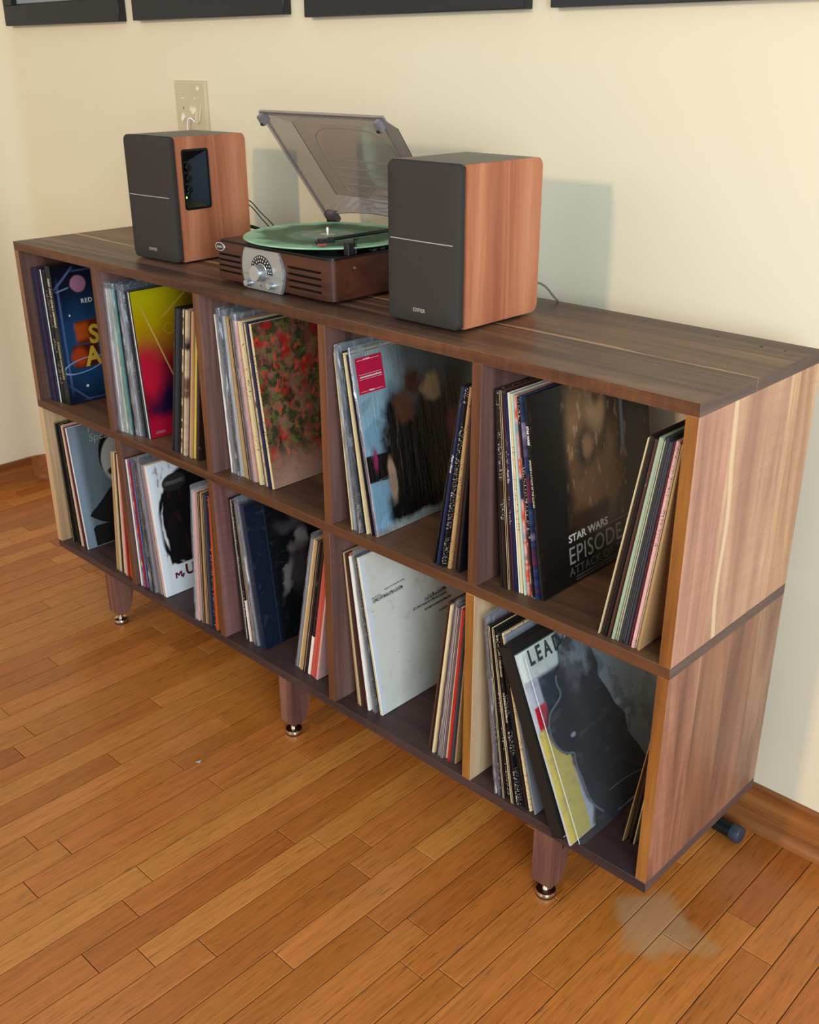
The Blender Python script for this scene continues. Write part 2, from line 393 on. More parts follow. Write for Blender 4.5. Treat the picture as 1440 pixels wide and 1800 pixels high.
    for xi in (.2120, .8710, 1.5175):
        for back in (0, 1):
            bm = bmesh.new(); w_ = .0395
            f = (lambda y: y) if not back else (lambda y: D - y)
            prof = [(.002, 0), (.066, 0), (.062, -.012), (.041, -.098), (.032, -.1085), (.002, -.1085)]
            vs = prism(bm, [(f(y) - off.y, z - off.z) for y, z in prof], 'yz', xi - off.x, xi + w_ - off.x)
            bmesh.ops.bevel(bm, geom=bm.edges[:], offset=.0012, segments=2, affect='EDGES')
            lg = bm_obj('leg', bm, legm, c, auto=40)
            cy = f(.0185)
            bm = bmesh.new(); Mx = Matrix.Translation((xi + w_ / 2 - off.x, cy - off.y, 0))
            lathe(bm, [(0, .002), (.0165, .002), (.0178, .0045), (.0178, .007), (.0165, .0105), (.006, .0115), (.005, .031), (0, .031)], 28, Mx)
            ft = bm_obj('leveling_foot', bm, chrome, lg, auto=35); ft['label'] = 'round chrome levelling foot'
            bm = bmesh.new(); lathe(bm, [(0, 0.0003), (.0170, .0003), (.0170, .0019), (0, .0019)], 28, Mx); bm_obj('foot_pad', bm, blk, lg)
            if xi > 1.5 and not back:
                bm = bmesh.new()
                lathe(bm, [(0, 0), (.0032, 0), (.0032, .0009), (0, .0009)], 14, Matrix.Translation((xi + w_ - off.x - .0004, .032 - off.y, -.035 - off.z)) @ Matrix.Diagonal((1, .8, 1.9, 1)) @ Matrix.Rotation(R(90), 4, 'Y'))
                bm_obj('knot_hole', bm, plain('knot_dark', '120b08', .8), lg)
    # small worm holes in the back corner of the top
    bm = bmesh.new()
    for (x, y, r) in ((1.655, .295, .0022), (1.690, .296, .0016), (1.58, .305, .0014), (1.45, .317, .0016)):
        lathe(bm, [(0, 0), (r, 0), (r, .0003), (0, .0003)], 10, Matrix.Translation((x - off.x, y - off.y, ZT1 - off.z)) @ Matrix.Diagonal((1.3, .8, 1, 1)))
    bm_obj('knot_hole', bm, plain('knot_dark', '120b08', .8), c)
cabinet()

# ------------------------------------------------------------------ records
SL = .313
HEX = dict(wht='e4e0d8', crm='d6bf92', tan='b08a5c', org='c0642c', red='a3231c', cor='bb5044', pnk='cf9f96', mau='7a606c', prp='34203a',
           nvy='1b2140', blu='4c7fb0', tel='3f8a88', grn='7ba888', sag='98a48a', pgr='b4c8b4', gry='85858c', dgr='3e3e44', slv='b0b4b8',
           blk='131316', brn='4c2e22', dbr='2b1b15', mar='58202a', yel='c4ad48', lav='a3a3c2', mag='a81e58', pat='b9a184', bot='d8c9b0')
WORD = dict(wht='white', crm='cream', tan='tan', org='orange', red='red', cor='coral red', pnk='pale pink', mau='mauve', prp='dark purple',
            nvy='navy', blu='blue', tel='teal', grn='green', sag='sage green', pgr='pale green', gry='grey', dgr='dark grey', slv='silvery', blk='black',
            brn='brown', dbr='dark brown', mar='maroon', yel='yellow', lav='lavender', mag='magenta', pat='patterned cream', bot='black-and-white')
def spine_mat(col, style):
    key = 'sleeve_%s_%s' % (col, style)
    if key in _c: return _c[key]
    m = NT(key); base = HEX[col]; v = m.coord((1, 1, 1), rnd=True)
    dark = col in ('blk', 'nvy', 'prp', 'dbr', 'brn', 'mar', 'dgr', 'mau', 'red')
    n = m.noise(m.coord((30, 30, 30), rnd=True), 1, 3); hs = m.n('ShaderNodeHueSaturation'); m.put(hs.inputs['Color'], base)
    m.put(hs.inputs['Value'], m.math('ADD', .86, m.math('MULTIPLY', n, .28))); col_o = hs.outputs[0]
    if style == 'm':     # bands of colour down the spine
        b = m.noise(m.coord((2, 2, 22), rnd=True), 1, 2); alt = {'pnk': ('1d2340', 'c8442c', '8a8a90'), 'nvy': ('5a2038', '2a3a5c', '8a7a90'), 'blu': ('c86a3a', '2b5a9a', 'd8d0c0'), 'blk': ('0c0c0e', '0c0c0e', 'e0d8c8')}.get(col, ('6a4a3a', 'c8b090', '2a2420'))
        col_o = m.ramp(b, [(.36, alt[0]), (.44, base), (.52, alt[1]), (.56, base), (.66, alt[2])])
    if style == 'w':
        sp = m.n('ShaderNodeSeparateXYZ'); tc = m.n('ShaderNodeTexCoord'); m.t.links.new(tc.outputs['Object'], sp.inputs[0])
        g = m.math('LESS_THAN', sp.outputs[2], .095); col_o = m.mix(g, '17161a', 'e6d8cc')
    if style in ('f', 'F', 'p'):
        a = m.noise(m.coord((300, 300, 640), rnd=True), 1, 1, .4); b = m.noise(m.coord((2, 2, 15), rnd=True), 1, 1)
        k = m.math('MULTIPLY', m.math('GREATER_THAN', a, .60 if style == 'F' else .62), m.math('GREATER_THAN', b, .47))
        ink = ('cfc4ae' if dark else '3b2a22')
        col_o = m.mix(m.math('MULTIPLY', k, .85 if style != 'p' else .4), col_o, ink)
    wr = m.noise(m.coord((120, 120, 60), rnd=True), 1, 3)
    if dark:
        e = m.math('GREATER_THAN', wr, .70); col_o = m.mix(m.math('MULTIPLY', e, .22), col_o, '9a8f84')
    _c[key] = m.fin(col_o, .42, 0, .5); return _c[key]
CARD = plain('raw_cardboard', 'cbb692', .7); INNER = plain('paper_inner', 'cfc8b8', .7)
VINYL = plain('vinyl_black', '0a0a0b', .25)
def plastic_mat():
    m = NT('clear_plastic'); t = m.t
    tr = m.n('ShaderNodeBsdfTransparent'); tr.inputs[0].default_value = (.93, .94, .95, 1)
    gl = m.n('ShaderNodeBsdfGlossy'); gl.inputs['Roughness'].default_value = .16; gl.inputs[0].default_value = (.9, .93, .97, 1)
    df = m.n('ShaderNodeBsdfDiffuse'); df.inputs[0].default_value = (.88, .9, .93, 1)
    v = m.coord((220, 60, 14), rnd=True); n = m.noise(v, 1, 4, .6, .8)
    bp = m.n('ShaderNodeBump'); bp.inputs['Strength'].default_value = .5; bp.inputs['Distance'].default_value = .002; m.put(bp.inputs['Height'], n)
    t.links.new(bp.outputs[0], gl.inputs['Normal'])
    lw = m.n('ShaderNodeLayerWeight'); lw.inputs[0].default_value = .35; t.links.new(bp.outputs[0], lw.inputs['Normal'])
    st = m.n('ShaderNodeMapRange'); m.put(st.inputs[0], n); st.inputs[1].default_value = .56; st.inputs[2].default_value = .68; st.inputs[3].default_value = .06; st.inputs[4].default_value = .55
    f = m.math('ADD', m.math('MULTIPLY', lw.outputs['Fresnel'], .35), st.outputs[0], clamp=True)
    mx0 = m.n('ShaderNodeMixShader'); mx0.inputs[0].default_value = .35; t.links.new(gl.outputs[0], mx0.inputs[1]); t.links.new(df.outputs[0], mx0.inputs[2])
    mx = m.n('ShaderNodeMixShader'); m.put(mx.inputs[0], f); t.links.new(tr.outputs[0], mx.inputs[1]); t.links.new(mx0.outputs[0], mx.inputs[2])
    t.links.new(mx.outputs[0], m.out.inputs[0]); return m.m
PLAS = plastic_mat()
def cover_mat(name, base, ops, rough=.34, size=SL, wrinkle=0):
    """print on a cover; u = local y, v = local z in cover units"""
    m = NT(name); tc = m.n('ShaderNodeTexCoord'); sp = m.n('ShaderNodeSeparateXYZ'); m.t.links.new(tc.outputs['Object'], sp.inputs[0])
    U = m.math('DIVIDE', sp.outputs[1], size); V = m.math('DIVIDE', sp.outputs[2], size)
    col = None; out = lin(base)
    def sm(x, a, b, amt=1):
        r = m.n('ShaderNodeMapRange', interpolation_type='SMOOTHSTEP'); m.put(r.inputs[0], x); r.inputs[1].default_value = a; r.inputs[2].default_value = b; r.inputs[3].default_value = 0; r.inputs[4].default_value = amt; return r.outputs[0]
    for k, op in enumerate(ops):
        kind = op[0]
        if kind in ('e', 'r', 'ring', 'l'):
            _, cu, cv, ru, rv, hx, soft, wob = op[:8]; ang = op[8] if len(op) > 8 else 0; amt = op[9] if len(op) > 9 else 1
            u, v = U, V
            if wob:
                nv = m.noise(m.coord((1, 26, 26), (k * 1.3, k * 2.1, k)), 1, 4, .6)
                nu = m.noise(m.coord((1, 26, 26), (k * 3.3, 5 + k, k * .7)), 1, 4, .6)
                u = m.math('ADD', U, m.math('MULTIPLY', m.math('SUBTRACT', nu, .5), wob)); v = m.math('ADD', V, m.math('MULTIPLY', m.math('SUBTRACT', nv, .5), wob))
            du, dv = m.math('SUBTRACT', u, cu), m.math('SUBTRACT', v, cv)
            if ang:
                c_, s_ = math.cos(R(ang)), math.sin(R(ang))
                du, dv = m.math('ADD', m.math('MULTIPLY', du, c_), m.math('MULTIPLY', dv, s_)), m.math('SUBTRACT', m.math('MULTIPLY', dv, c_), m.math('MULTIPLY', du, s_))
            a, b = m.math('DIVIDE', du, ru), m.math('DIVIDE', dv, rv)
            if kind == 'r': d = m.math('MAXIMUM', m.math('ABSOLUTE', a), m.math('ABSOLUTE', b))
            else: d = m.math('SQRT', m.math('ADD', m.math('MULTIPLY', a, a), m.math('MULTIPLY', b, b)))
            if kind == 'ring': d = m.math('ADD', m.math('MULTIPLY', m.math('ABSOLUTE', m.math('SUBTRACT', d, 1)), 12), .2)
            f = sm(d, 1 + soft, 1 - soft if soft < 1 else 0, amt)
            out = m.mix(f, out, hx)
        elif kind == 'n':
            _, sc, thr, hx, soft, amt = op[:6]
            nn = m.noise(m.coord(sc, (k, k * 2, k * 3)), 1, 4, .6); out = m.mix(sm(nn, thr - soft, thr + soft, amt), out, hx)
        elif kind == 'g':
            _, v0, v1, hx, amt = op; nn = m.noise(m.coord((1, 8, 8), (k, 0, 0)), 1, 2)
            out = m.mix(sm(m.math('ADD', V, m.math('MULTIPLY', m.math('SUBTRACT', nn, .5), .25)), v0, v1, amt), out, hx)
    if wrinkle:
        w1 = m.noise(m.coord((1, 130, 7), rot=(R(12), 0, 0)), 1, 3, .6, 1.5); m.bump(w1, wrinkle, .003)
    return m.fin(out, rough, 0, .5)

ORD = 'first second third fourth fifth sixth seventh eighth ninth tenth eleventh twelfth thirteenth fourteenth fifteenth sixteenth seventeenth eighteenth nineteenth twentieth twenty-first twenty-second twenty-third twenty-fourth twenty-fifth twenty-sixth twenty-seventh twenty-eighth twenty-ninth thirtieth'.split()
_n = {}
def sleeve(x, y, z, lean, th, col, style, label, group, side, opened=False, plastic=False, cover=None, size=SL, name='record_sleeve', covers_side=1, h=None):
    """side 'L': leaning to -x, origin bottom-left; side 'R': leaning to +x, origin bottom-right"""
    o = empty(name, (x, y, z), label=label, cat='record', group=group)
    o.rotation_euler = (0, lean, 0)
    x0, x1 = (0, th) if side == 'L' else (-th, 0)
    mat = spine_mat(col, style); h = h or size; g = .00015; x0 += g; x1 -= g
    if opened and th > .0028:
        bm = bmesh.new(); t = .0008
        for a, b in ((x0, x0 + t), (x1 - t, x1)):
            add_box(bm, a, b, 0, size, 0, h, 0)
        add_box(bm, x0 + t, x1 - t, size - .001, size, 0, h, 0)
        for f in bm.faces:
            if abs(f.calc_center_median().y) < 1e-5: f.material_index = 1
        bm_obj('sleeve_body', bm, [mat, CARD if col not in ('blk', 'nvy', 'dgr') else spine_mat(col, 'n')], o)
        box('inner_sleeve', x0 + t + .0002, x1 - t - .0002, .004, size - .002, .002, h - .003, INNER if col != 'blk' else VINYL, o)
    else:
        bv = min(.0009, th * .3)
        bm = bmesh.new(); add_box(bm, x0, x1, 0, size, 0, h)
        bmesh.ops.bevel(bm, geom=[e for e in bm.edges if abs(e.verts[0].co.y) < 1e-6 and abs(e.verts[1].co.y) < 1e-6 and abs(e.verts[0].co.z - e.verts[1].co.z) > .1], offset=bv, segments=2, affect='EDGES')
        bm_obj('sleeve_body', bm, mat, o, auto=40)
    if cover:
        xx = x1 if covers_side > 0 else x0
        box('front_cover', xx - .0001, xx + .0004, .0006, size - .0006, .0006, h - .0006, cover, o)
    if plastic:
        bm = bmesh.new(); ny, nz = 6, 22; e = .0005; yy0, yy1, zz0, zz1 = -.004, size + .002, .0002, h + .012
        rnd = random.Random(x * 977 + y)
        grid = {}
        for s, xs in ((0, x0 - e * .4), (1, x1 + e * .4)):
            for i in range(ny + 1):
                for j in range(nz + 1):
                    yy = yy0 + (yy1 - yy0) * (i / ny) ** 2; zz = zz0 + (zz1 - zz0) * j / nz
                    jx = rnd.uniform(0, .0005) * (1 if s else -1) * (1 if i < 3 else .3)
                    if i == 0: jx = rnd.uniform(-.0006, .0006) - (xs - (x0 + x1) / 2) * .5
                    grid[s, i, j] = bm.verts.new((xs + jx, yy + (rnd.uniform(-.0012, .0012) if i == 0 else 0), zz))
            for i in range(ny):
                for j in range(nz): bm.faces.new((grid[s, i, j], grid[s, i + 1, j], grid[s, i + 1, j + 1], grid[s, i, j + 1]))
        for j in range(nz): bm.faces.new((grid[0, 0, j], grid[1, 0, j], grid[1, 0, j + 1], grid[0, 0, j + 1]))
        pp = bm_obj('plastic_sleeve', bm, PLAS, o, smooth=True); pp['label'] = 'clear glossy plastic outer sleeve'
    return o
def parse(seq):
    r = []
    for t in seq.split():
        th = 1.0
        if '*' in t: t, q = t.split('*'); th = float(q)
        c, _, fl = t.partition(':'); r.append((c, fl, th))
    return r
def grouprow(bay, z, seq, a, b, side, start, cover=None, coverlabel=None, coversize=SL, extra=None, covpl=False):
    """a=(x,y,dx) left face of the first record, b=(x,y,dx) right face of the last"""
    items = parse(seq); tot = sum(i[2] for i in items)
    la, lb = math.asin(a[2] / SL), math.asin(b[2] / SL)
    span_b = b[0] - a[0]; span_t = (b[0] + b[2]) - (a[0] + a[2])
    Tk = min(span_b, span_t) * math.cos(max(abs(la), abs(lb))) * .985
    acc = 0; out = []
    rnd = random.Random(start * 13 + int(z * 1000) + len(seq))
    for i, (c, fl, tw) in enumerate(items):
        th = Tk * tw / tot; f0, f1 = acc / tot, (acc + tw) / tot; acc += tw
        f = f0 if side == 'L' else f1
        lean = la + (lb - la) * f
        x = a[0] + span_b * (f0 if side == 'L' else f1)
        y = a[1] + (b[1] - a[1]) * f + rnd.uniform(-.003, .003)
        last = (i == len(items) - 1) and cover is not None
        if last: y = b[1]
        style = 'm' if 'm' in fl else 'w' if 'w' in fl else 'f' if 'f' in fl else 'F' if 'F' in fl else 'p' if 'p' in fl else 'n'
        if last: lab = coverlabel
        else:
            no = ORD[start + i]
            lab = '%s-edged record sleeve%s, %s from the left in the %s' % (WORD[c], ' in plastic' if 'p' in fl else '', no, bay)
        # the pivot corner touches the shelf; the rest rises
        o = sleeve(x, y, z + .0003, lean, th, c, style, lab, 'records in the ' + bay, side, 'o' in fl, 'p' in fl or (last and covpl), cover if last else None, coversize if last else SL * rnd.uniform(.992, 1.004))
        out.append((o, th))
    return out
Zu, Zl = ZM1, T
WHT = plain('print_white', 'd9d6cf', .5); GLD = plain('print_gold', 'c9a42c', .5); BLKP = plain('print_black', '141414', .5); CRMP = plain('print_cream', 'd8c9a4', .5)
GRYP = plain('print_grey', '8f8c86', .5); REDP = plain('print_red', 'a01e1a', .5); DREDP = plain('print_dark_red', '5a1018', .5)
def cov_text(o, th, s, u, v, size, mat, side='L', size0=SL, rot=0, **kw):
    M = basis((0, math.cos(R(rot)), math.sin(R(rot))), (0, -math.sin(R(rot)), math.cos(R(rot))), ((th if side == 'L' else 0) + .0004, u * size0, v * size0))
    return text(kw.pop('nm', 'cover_lettering'), s, size, mat, o, M, .00015, **kw)
def spine_text(o, x, ztop, s, size, mat, **kw):
    return text('spine_lettering', s, size, mat, o, basis((0, 0, -1), (1, 0, 0), (x, -.0002, ztop)), .00015, **kw)

# --- covers (generic designs, colours and lettering of the sleeves in view)
cU1 = cover_mat('cover_night_sky', '04060f', [('e', .40, .42, .42, .42, '0b2342', .9, .1), ('e', .26, .42, .26, .26, '1a456c', .9, .1),
    ('r', .035, .5, .009, .36, '4a5680', .3, .0), ('r', .09, .93, .10, .009, '4a5680', .3, .0, 42), ('r', .30, .975, .14, .007, '3a4262', .3, .0), ('r', .09, .08, .10, .008, '39435f', .3, .0, -42), ('r', .3, .02, .16, .006, '39435f', .3, .0), ('r', .07, .85, .05, .006, '6a7694', .3, 0, 12),
    ('e', .20, .88, .062, .062, '9c6a80', .12, .02), ('r', .225, .525, .085, .085, '5c2008', .10, .03), ('r', .18, .53, .05, .06, 'a8480f', .4, .05), ('r', .19, .345, .10, .085, '4c1606', .10, .03), ('e', .13, .35, .06, .07, 'a23a10', .4, .05),
    ('ring', .16, .28, .17, .05, '7f9cc0', .5, 0, 8), ('e', .16, .12, .010, .010, 'cfd8e8', .4, 0), ('e', .10, .66, .007, .007, 'cfd8e8', .4, 0), ('n', (1, 240, 240), .76, '8fa8cc', .02, .5)])
cU2 = cover_mat('cover_yellow_red', '8c0a22', [('g', .42, .80, 'b08a00', 1), ('g', .70, .98, 'b5a80a', 1), ('e', .20, .22, .16, .20, '1a1030', .7, .2), ('e', .06, .45, .10, .16, 'c01832', .7, .15), ('e', .1, .04, .2, .10, 'b01030', .6, .1),
    ('r', .55, .6, .17, .6, '4a0a08', .5, .1, 0, .7), ('r', .17, .6, .26, .005, 'c9a860', .5, 0, -70), ('r', .33, .88, .13, .006, 'c9b040', .5, 0, 35), ('ring', .26, .72, .04, .035, 'c0a030', .5, 0), ('ring', .35, .73, .03, .03, '9a7a20', .5, 0), ('ring', .33, .55, .06, .06, '5a2008', .5, .03)], .3)
cU3 = cover_mat('cover_blossom_wall', '8c5a48', [('n', (1, 14, 10), .46, '6f4034', .1, .9), ('n', (1, 34, 34), .50, '2e3318', .06, .95), ('n', (1, 60, 55), .55, '5f6a30', .05, .7), ('n', (1, 22, 19), .57, '9a1712', .05, .95), ('n', (1, 60, 56), .60, 'c4442c', .04, .85), ('n', (1, 26, 20), .62, '15140c', .05, .85), ('g', .26, .02, 'a87c68', .85), ('n', (1, 90, 90), .66, '4f5a2c', .04, .7)], .45)
cU4 = cover_mat('cover_pale_blue_figures', '7fa2b4', [('g', .5, .95, '8a938e', .8), ('r', .62, .55, .34, .60, '4a4c4a', .35, .1), ('r', .10, .37, .14, .075, '0d0d10', .06, .01, -4),
    ('e', .26, .47, .13, .30, '100c0d', .25, .12), ('e', .38, .30, .18, .36, '0b0a0b', .25, .1), ('e', .55, .40, .15, .38, '120d0c', .3, .1), ('e', .74, .42, .12, .36, '15100f', .3, .1), ('e', .24, .12, .13, .14, '0c0b0c', .3, .08),
    ('e', .33, .66, .07, .09, '4c2c1c', .4, .12), ('e', .42, .76, .08, .08, '3a1c14', .4, .15), ('e', .56, .72, .07, .08, '8a6c4c', .35, .12), ('e', .17, .28, .03, .12, 'a07c64', .3, .03), ('e', .70, .45, .05, .10, '7a2c38', .5, .1), ('e', .06, .42, .02, .06, '8a2a50', .8, .12), ('r', .3, -.0, .4, .04, '8a8c88', .5, .1)], .26, wrinkle=.7)
cU5 = cover_mat('cover_dark_portraits', '0e1013', [('r', .50, .58, .24, .36, '2e1c12', .16, .02), ('e', .40, .74, .14, .24, '86603f', .6, .1), ('e', .52, .82, .075, .11, 'b48c68', .4, .04), ('e', .53, .90, .08, .05, '5a3e28', .7, .12), ('e', .42, .62, .10, .15, '1c110b', .7, .12), ('e', .445, .655, .042, .06, '9c7050', .6, .06),
    ('e', .50, .42, .19, .16, '7c5232', .6, .25), ('n', (1, 70, 26), .60, 'c09868', .05, .55), ('r', .50, .30, .26, .05, '2a1510', .6, .1), ('e', .62, .5, .06, .22, '75593a', .6, .15), ('r', .74, .72, .014, .16, '6a7684', .5, 0), ('r', .13, .5, .14, .6, '0b0c0f', .3, .02), ('r', .86, .6, .09, .6, '23272d', .3, .02), ('r', .5, .10, .5, .125, '0a0b0d', .12, 0), ('r', .62, .213, .16, .002, '7a7a78', .4, 0)], .3)
cL1 = cover_mat('cover_grey_masked_face', '59666c', [('r', .02, .5, .05, .6, '8898a8', .8, .02), ('e', .43, .70, .205, .255, '0b0b0c', .04, .02), ('e', .425, .66, .185, .215, 'a3a49c', .05, .0), ('e', .44, .50, .13, .17, 'a3a49c', .05, 0), ('e', .335, .575, .06, .03, '0c0c0c', .3, .03), ('e', .335, .57, .02, .012, '8a8c88', .4, 0), ], .3)
cL2 = cover_mat('cover_white_ink_frame', 'dcdee0', [('e', .30, .55, .235, .375, '0d0c0e', .04, .05), ('r', .30, .50, .215, .27, '100e11', .04, .04), ('n', (1, 60, 26), .60, '3c1620', .05, .55), ('ring', .29, .52, .25, .36, '101012', .4, .05), ('e', .20, .83, .10, .065, '2a2626', .08, .01), ('r', .20, .83, .075, .014, '565150', .3, .02), ('r', .30, .04, .35, .175, 'dfe0e2', .04, .01), ('r', -.02, .5, .06, .6, 'eceef2', .3, .0)], .24)
cL3 = cover_mat('cover_black_smoke_figures', '0c0e13', [('r', .03, .5, .12, .6, '141c2c', .3, .02), ('e', .42, .66, .045, .075, '8a7f7a', .4, .12), ('e', .35, .60, .05, .045, '6a5f5c', .5, .15), ('e', .37, .78, .14, .05, '3f3b3e', .7, .2), ('e', .27, .44, .035, .13, '77706e', .4, .12, -18), ('e', .40, .42, .09, .18, '40363a', .6, .2), ('n', (1, 40, 40), .64, '4a4548', .08, .4), ('r', .14, .5, .003, .6, '2c3648', .5, .01, -1), ('n', (1, 12, 120), .66, '33302f', .05, .4)], .3)
cL4 = cover_mat('cover_aged_white', 'd9d5c8', [('n', (1, 12, 12), .56, 'c4bdac', .15, .5), ('r', .0, .5, .035, .6, 'd8dae0', .6, .02), ('n', (1, 45, 60), .715, '5a4c3e', .02, .6), ('n', (1, 25, 25), .62, 'b5ac9c', .05, .35)], .4)
cS1 = cover_mat('cover_white_top_band', 'b8b5bb', [('r', .5, .96, .6, .10, 'd4d8cc', .05, 0), ('r', .30, .62, .20, .23, '151a2c', .05, .01), ('r', .065, .66, .045, .062, 'b81f28', .1, .01), ('r', .05, .30, .13, .30, 'c9b25a', .05, .01), ('e', .33, .93, .05, .08, '3a3634', .5, .15), ('e', .48, .88, .12, .10, '74787a', .6, .3), ('n', (1, 40, 40), .6, '6a7078', .1, .35)], .35)

def coverlab(s): return s
# --- upper row
U1 = grouprow('leftmost upper bay', Zu, 'nvy*1.6 prp*1.4 nvy*1.4 wht*.4 blk*.8 blk:f*1.2 blk*3.1', (.031, .020, -.008), (.112, .028, -.014), 'L', 0, cU1, 'dark blue starry boxed record set with orange block letters, leftmost upper bay', coversize=.322)
o, th = U1[-1]
spine_text(o, th * .30, .295, 'RED HOT CHILI PEPPERS', .0098, CRMP, sx=1.05, bold=.0002, shear=.2)
spine_text(o, th * .30, .150, 'STADIUM ARCADIUM', .0088, CRMP, sx=1.05, shear=.2)
cov_text(o, th, 'RED HOT CHILI PEPPERS', .20, .715, .0145, WHT, size0=.322, bold=.0002, space=1.15)
cov_text(o, th, 'STADIUM', .225, .42, .060, GLD, size0=.322, bold=.0018, sx=.95)
cov_text(o, th, 'ARCADIUM', .175, .262, .062, GLD, size0=.322, bold=.0018, sx=.95)
U2 = grouprow('second upper bay', Zu, 'lav:p wht:p slv:p pgr:p*1.3 grn:p tel:p*.8 blk gry:p slv:p dgr:p blk*.7 dgr wht*.4 blk*.9', (.3475, .012, .003), (.449, .029, -.027), 'L', 0, cU2, 'record sleeve with yellow to red gradient cover in the second upper bay')
text('cover_lettering', 'STEREO', .007, GRYP, U2[-1][0], basis((0, 1, 0), (0, 0, 1), (U2[-1][1] + .0004, .012, .008)), .0001)
U2r = grouprow('second upper bay', Zu, 'blk blk*.9 dgr:o*.7 blk brn:m dbr:o pat:m*1.2 brn pnk*.8 tan yel*1.4 dbr*1.6', (.533, .020, .058), (.629, .024, .050), 'R', 14)
U3 = grouprow('middle upper bay', Zu, 'wht*.8 gry:p*1.7 dgr:p slv:p*1.3 tan:o tan:o*.8 brn:o mau:p pnk:p*1.3 tan:o crm:f*1.2 brn:o*.7 crm:m nvy*1.2 crm:F', (.725, .030, -.018), (.859, .031, -.042), 'L', 0, cU3, 'record sleeve with red blossoms on green leaves in the middle upper bay')
U4 = grouprow('fourth upper bay', Zu, 'tan crm*.7 slv:p*1.3 blk:p*1.2 dgr:p blk crm*1.1 crm:f*.6 blk*1.2 nvy*.7 pnk:p*.8', (1.0875, .011, -.030), (1.152, .019, -.060), 'L', 0, cU4, 'shrink-wrapped pale blue record sleeve with magenta sticker, fourth upper bay', covpl=True)
o, th = U4[-1]
st = box('sticker', th + .0012, th + .0016, .006, .066, .245, .305, plain('sticker_magenta', 'b8143c', .4), o); st['label'] = 'magenta-red paper sticker on the wrap'
for v, s, c in ((.292, 'FEATURING', WHT), (.265, 'LIMITED', DREDP), (.252, 'AND MORE', WHT)): pass
bm = bmesh.new()
for z_, y0, y1, hh in ((.300, .010, .022, .0006), (.300, .040, .060, .0006), (.2765, .010, .062, .0005), (.2685, .010, .062, .0005), (.2485, .010, .026, .0005), (.2485, .042, .060, .0005)): add_box(bm, th + .0016, th + .0018, y0, y1, z_, z_ + hh)
r2 = random.Random(3)
for z_, y0, y1 in ((.2995, .024, .038), (.271, .012, .060), (.2475, .028, .040)):
    y_ = y0
    while y_ < y1: w_ = r2.uniform(.0008, .002); add_box(bm, th + .0016, th + .0018, y_, y_ + w_, z_ + r2.uniform(0, .0006), z_ + r2.uniform(.0022, .003)); y_ += w_ + .0005
bm_obj('sticker_print', bm, WHT, st)
U4r = grouprow('fourth upper bay', Zu, 'blk nvy*1.3 blk:f tan:f*1.4 brn blk*1.3', (1.276, .010, .058), (1.337, .016, .028), 'R', 11)
spine_text(U4r[1][0], -U4r[1][1] * .85, .20, 'Peter Howe', .0062, WHT, shear=.3)
U5 = grouprow('rightmost upper bay', Zu, 'blk*1.2 dbr:f brn:o prp:f*1.1 nvy*.8 wht*.4 crm:f*1.3 pgr*.6 pnk:m*1.1 red:m*.8 blk:F*.8 nvy:m*1.2 blk*1.4', (1.413, .024, -.026), (1.494, .032, -.053), 'L', 0, cU5, 'black record sleeve with warm portrait artwork and silver lettering, rightmost upper bay')
o, th = U5[-1]
spine_text(o, th * .25, .27, 'STAR WARS', .0052, WHT, bold=.0002)
spine_text(o, th * .25, .22, 'EPISODE II ATTACK OF THE CLONES', .0044, CRMP)
cov_text(o, th, 'STAR WARS', .23, .218, .017, WHT, bold=.0004, sx=1.15)
cov_text(o, th, 'EPISODE II', .22, .105, .040, GRYP, sx=.92, space=1.05)
cov_text(o, th, 'ATTACK OF THE CLONES', .22, .045, .020, plain('print_dim', '5a5854', .5), space=1.1)
bm = bmesh.new(); r2 = random.Random(8)
for z_ in (.0085, .0035):
    y_ = .085
    while y_ < .26: w_ = r2.uniform(.0015, .005); add_box(bm, th + .0004, th + .0006, y_, y_ + w_, z_, z_ + .0022); y_ += w_ + .0012
bm_obj('cover_small_print', bm, plain('print_dim', '5a5854', .5), o)
spine_text(U5[3][0], U5[3][1] * .3, .195, 'Purple Rain', .0046, WHT, shear=.3)
U5r = grouprow('rightmost upper bay', Zu, 'crm*.35 dbr*1.2 blk*.8 brn*.9 sag*1.1 sag:o*.9 dgr*.8 dgr:o dgr*.6 mar*.8 pnk:f*1.1 tan:o*.8 tan*.6', (1.601, .014, .051), (1.670, .011, .0335), 'R', 13)
# --- lower row
L1 = grouprow('leftmost lower bay', Zl, 'blk*.8 yel*.5 blk*.9 dbr*.8 blk:f*1.1 blk*.8 crm*.6 pnk*.5 dbr mar*.8 wht*.8', (.029, .022, -.007), (.115, .020, -.031), 'L', 0, cL1, 'grey record sleeve with a white half mask and black cape, leftmost lower bay')
o, th = L1[-1]
cov_text(o, th, 'M', .165, .925, .026, GRYP, shear=.15); cov_text(o, th, 'Speaul', .165, .85, .028, GRYP, shear=.15)
INK = plain('print_deep_black', '070708', .5)
def decal(o, th, pts, mat, nm='printed_shape', t=.0002):
    bm = bmesh.new(); prism(bm, [(u * SL, v * SL) for u, v in pts], 'yz', th + .0004, th + .0004 + t); return bm_obj(nm, bm, mat, o)
decal(o, th, [(.065, .262), (.10, .235), (.16, .19), (.24, .155), (.62, .10), (.62, .50), (.33, .47), (.27, .44), (.20, .375), (.13, .32), (.085, .29)], INK)
decal(o, th, [(.075, .155), (.10, .172), (.20, .168), (.62, .06), (.62, .004), (.08, .004)], INK)
L1r = grouprow('leftmost lower bay', Zl, 'tan*.8 tan:o crm:o brn*.6 crm*.9 mar*.5 pnk*.7 red*.9 org*.8', (.252, .014, .042), (.320, .010, .020), 'R', 11)
